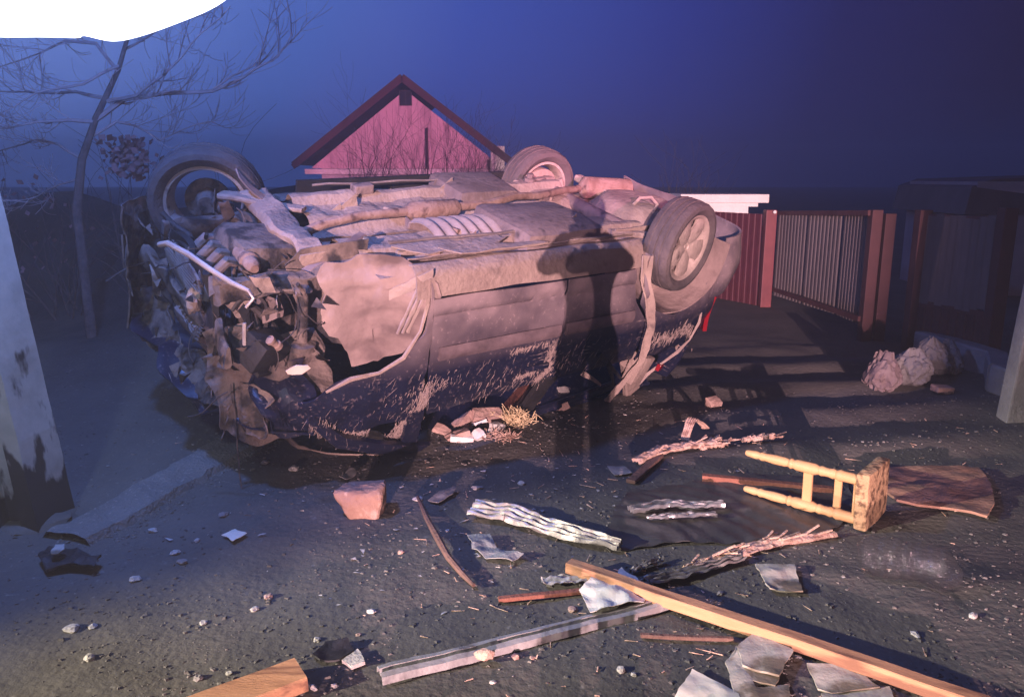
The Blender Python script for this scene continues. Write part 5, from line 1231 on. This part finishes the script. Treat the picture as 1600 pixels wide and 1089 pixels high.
lump('plaster_chip', M_white, 748, 690, .085, (.8, .8, .5), 'small white plaster wedge at the front of the rubble', 'plaster', 7, .0, .6)
lump('plaster_chip', M_white, 752, 676, .10, (1, .4, .25), 'thin white plaster slab leaning in the rubble', 'plaster', 8, .03, .4)
lump('plaster_chip', M_chip, 775, 680, .09, (1, .7, .6), 'grey plaster lump below the straw', 'plaster', 9, .0, .9)
lump('plaster_chip', M_brick, 690, 683, .10, (1, .5, .4), 'tan chip at the left tip of the rubble', 'plaster', 10, .0, -.4)
lump('white_box', M_white, 882, 628, .085, (1, .6, .85), 'small white box standing on the rubble at the right', 'box', 11, .03, .2)
lump('plaster_chip', M_brick, 878, 640, .10, (1, .6, .4), 'tan piece of rubble under the white box', 'plaster', 12, .0, .2)
long_piece('plank', M_redlath, (776, 668), (836, 612), .06, .03, 'dark red plank propped on the rubble below the door', 'wood', lift=(.02, .10), wob=.004)
long_piece('plank', M_stick, (796, 668), (850, 610), .035, .03, 'dark narrow plank beside the red plank', 'wood', lift=(.02, .12), wob=.004)
long_piece('plank', M_wood2, (815, 650), (880, 622), .07, .03, 'pale brown plank leading to the white box', 'wood', lift=(.01, .02), wob=.004)
b = MB(); random.seed(6)
for i in range(420):
    p = V(random.gauss(0, .045), random.gauss(0, .035), abs(random.gauss(.03, .025))); d = Vector((random.gauss(0, 1), random.gauss(0, .8), random.gauss(.3, .6))).normalized() * random.uniform(.03, .08)
    b.beam(p, p + d, .0035, .0025)
o = b.build('straw', M_straw, loc=GZ(803, 668)); o['kind'] = 'stuff'; tag(o, 'bright tuft of straw at the foot of the rubble', 'straw')
b = MB(); random.seed(7)
for i in range(180):
    p = V(random.gauss(0, .05), random.gauss(0, .03), abs(random.gauss(.01, .012))); d = Vector((random.gauss(0, 1), random.gauss(0, .8), random.gauss(.1, .4))).normalized() * random.uniform(.02, .06)
    b.beam(p, p + d, .004, .003)
o = b.build('straw', M_wood2, loc=GZ(782, 690)); o['kind'] = 'stuff'; tag(o, 'loose chaff in front of the bright straw', 'straw')
b = MB(); b.poly([(0, 0, 0), (.13, .01, 0), (.135, .06, 0), (.02, .07, 0)], .03, lambda c: (c.x, c.y, .012 + .01 * N(c, 12))); o = b.build('glass_shard', M_plastic, loc=GZ(795, 692)); tag(o, 'clear plastic shard right of the straw', 'shard')
lump('brick', M_brick, 1113, 634, .10, (1, .7, .7), 'brick corner standing alone behind the arched bark', 'brick', 13, .0, .5)
# ---- single stones and chips lying apart
CH = [(113, 985, 20, 'yellowish round chip at the far lower left'), (140, 1032, 18, 'pale chip below the yellowish round chip'), (145, 980, 12, 'small flat chip right of the yellowish round chip'),
      (212, 909, 17, 'pale flat chip right of the black plastic scrap'), (398, 953, 15, 'upright white chip in the lower left'), (318, 974, 12, 'round white chip left of the upright white chip'),
      (580, 956, 12, 'cream chip below the crooked stick'), (627, 865, 12, 'tan chip left of the crooked stick'), (653, 783, 14, 'white chip at the upper tip of the crooked stick'),
      (285, 882, 15, 'grey chip below the path'), (275, 870, 13, 'pale chip just below the path edge'), (309, 851, 9, 'small white chip left of the folded leaf'), (419, 933, 15, 'brownish chip above the upright white chip'),
      (310, 1064, 15, 'grey chip near the bottom left edge'), (358, 1056, 11, 'white chip near the wood block'), (490, 1078, 14, 'pale chip right of the wood block'), (523, 1073, 12, 'second pale chip right of the wood block'),
      (806, 1028, 13, 'pale chip right of the tan lump'), (832, 1030, 10, 'white chip further right of the tan lump'), (770, 1066, 9, 'white chip below the metal profile'), (1065, 950, 14, 'pale chip below the timber beam'),
      (815, 757, 13, 'white chip on the dark ground in front of the car'), (745, 762, 14, 'grey chip in front of the rubble'), (460, 742, 12, 'pale chip in the shadow left of the foil'), (415, 735, 12, 'pale chip in the shadow below the bumper strip'),
      (895, 955, 15, 'dark red chip left of the cream paper'), (1125, 930, 12, 'grey chip between the beam and the square board'), (970, 1050, 14, 'thin white chip in the lower middle'), (990, 1056, 11, 'small white chip beside the thin white chip'),
      (1520, 965, 14, 'pale chip below the plastic bottle'), (1430, 992, 15, 'pale flat chip right of the beam'), (700, 830, 9, 'tiny pale chip right of the crooked stick'), (560, 990, 10, 'small reddish chip in the lower middle'),
      (495, 1000, 11, 'pale chip left above the dark plastic scrap'), (240, 838, 13, 'pale stone at the near edge of the path'), (350, 815, 13, 'grey stone in front of the path')]
for i, (u, v, s, lab) in enumerate(CH):
    random.seed(i); p = GZ(u, v); r = s / FPX * p.y * .62; b = MB()
    b.ico((0, 0, r * .25), r, 2, lambda q, i=i: 1 + .45 * N(q, 1.5, i * 3.1), (random.uniform(.8, 1.2), random.uniform(.6, 1), random.uniform(.35, .6)))
    m = M_brick if 'red' in lab or 'brown' in lab or 'tan' in lab else (M_conc2 if 'grey' in lab else M_chip)
    o = b.build('stone_chip', m, smooth=False); o.location = p; o.rotation_euler = (0, 0, i); tag(o, lab, 'chip')
# splinters and shards trodden into the yard (uncountable)
b = MB(); random.seed(17)
for i in range(260):
    y = random.uniform(2.0, 5.0); x = random.gauss(.55, .75) * (y / 3.4)
    z = ground_z(x, y) + .004; a = random.random() * 6.28; L = random.uniform(.008, .05) * (1 if random.random() < .9 else 2)
    b.beam((x, y, z), (x + L * math.cos(a), y + L * math.sin(a), z + random.uniform(0, .008)), random.uniform(.002, .006), .003, taper=.5)
o = b.build('splinters', M_wood2); o['kind'] = 'stuff'; tag(o, 'tiny wood splinters strewn among the debris', 'splinters')
b = MB(); random.seed(18)
for i in range(260):
    y = random.uniform(2.6, 5.2); x = random.gauss(-.1, .8) * (y / 4)
    p = V(x, y, ground_z(x, y) + .005); s = random.uniform(.003, .012)
    vs = [b.bm.verts.new(p + V(random.gauss(0, s), random.gauss(0, s), random.uniform(0, s * .6))) for _ in range(4)]
    for f in ((0, 1, 2), (0, 2, 3), (0, 3, 1), (1, 3, 2)): b.bm.faces.new([vs[j] for j in f])
o = b.build('shards', M_chip); o['kind'] = 'stuff'; tag(o, 'tiny pale shards of glass and plaster strewn before the car', 'shards')
# ------------------------------------------------------------------ the air
b = MB(); b.box((0, 0, 2.75), (280, 280, 8.5)); 
hz = b.build('haze', bpy.data.materials.new('haze_air')); hz['kind'] = 'stuff'
m = hz.data.materials[0]; m.use_nodes = True; nt = m.node_tree
for n_ in list(nt.nodes):
    if n_.type == 'BSDF_PRINCIPLED': nt.nodes.remove(n_)
pv = nt.nodes.new('ShaderNodeVolumePrincipled'); pv.inputs['Color'].default_value = (.9, .92, .96, 1); pv.inputs['Density'].default_value = 0.012; pv.inputs['Anisotropy'].default_value = 0.5
nt.links.new(pv.outputs[0], [n_ for n_ in nt.nodes if n_.type == 'OUTPUT_MATERIAL'][0].inputs['Volume'])
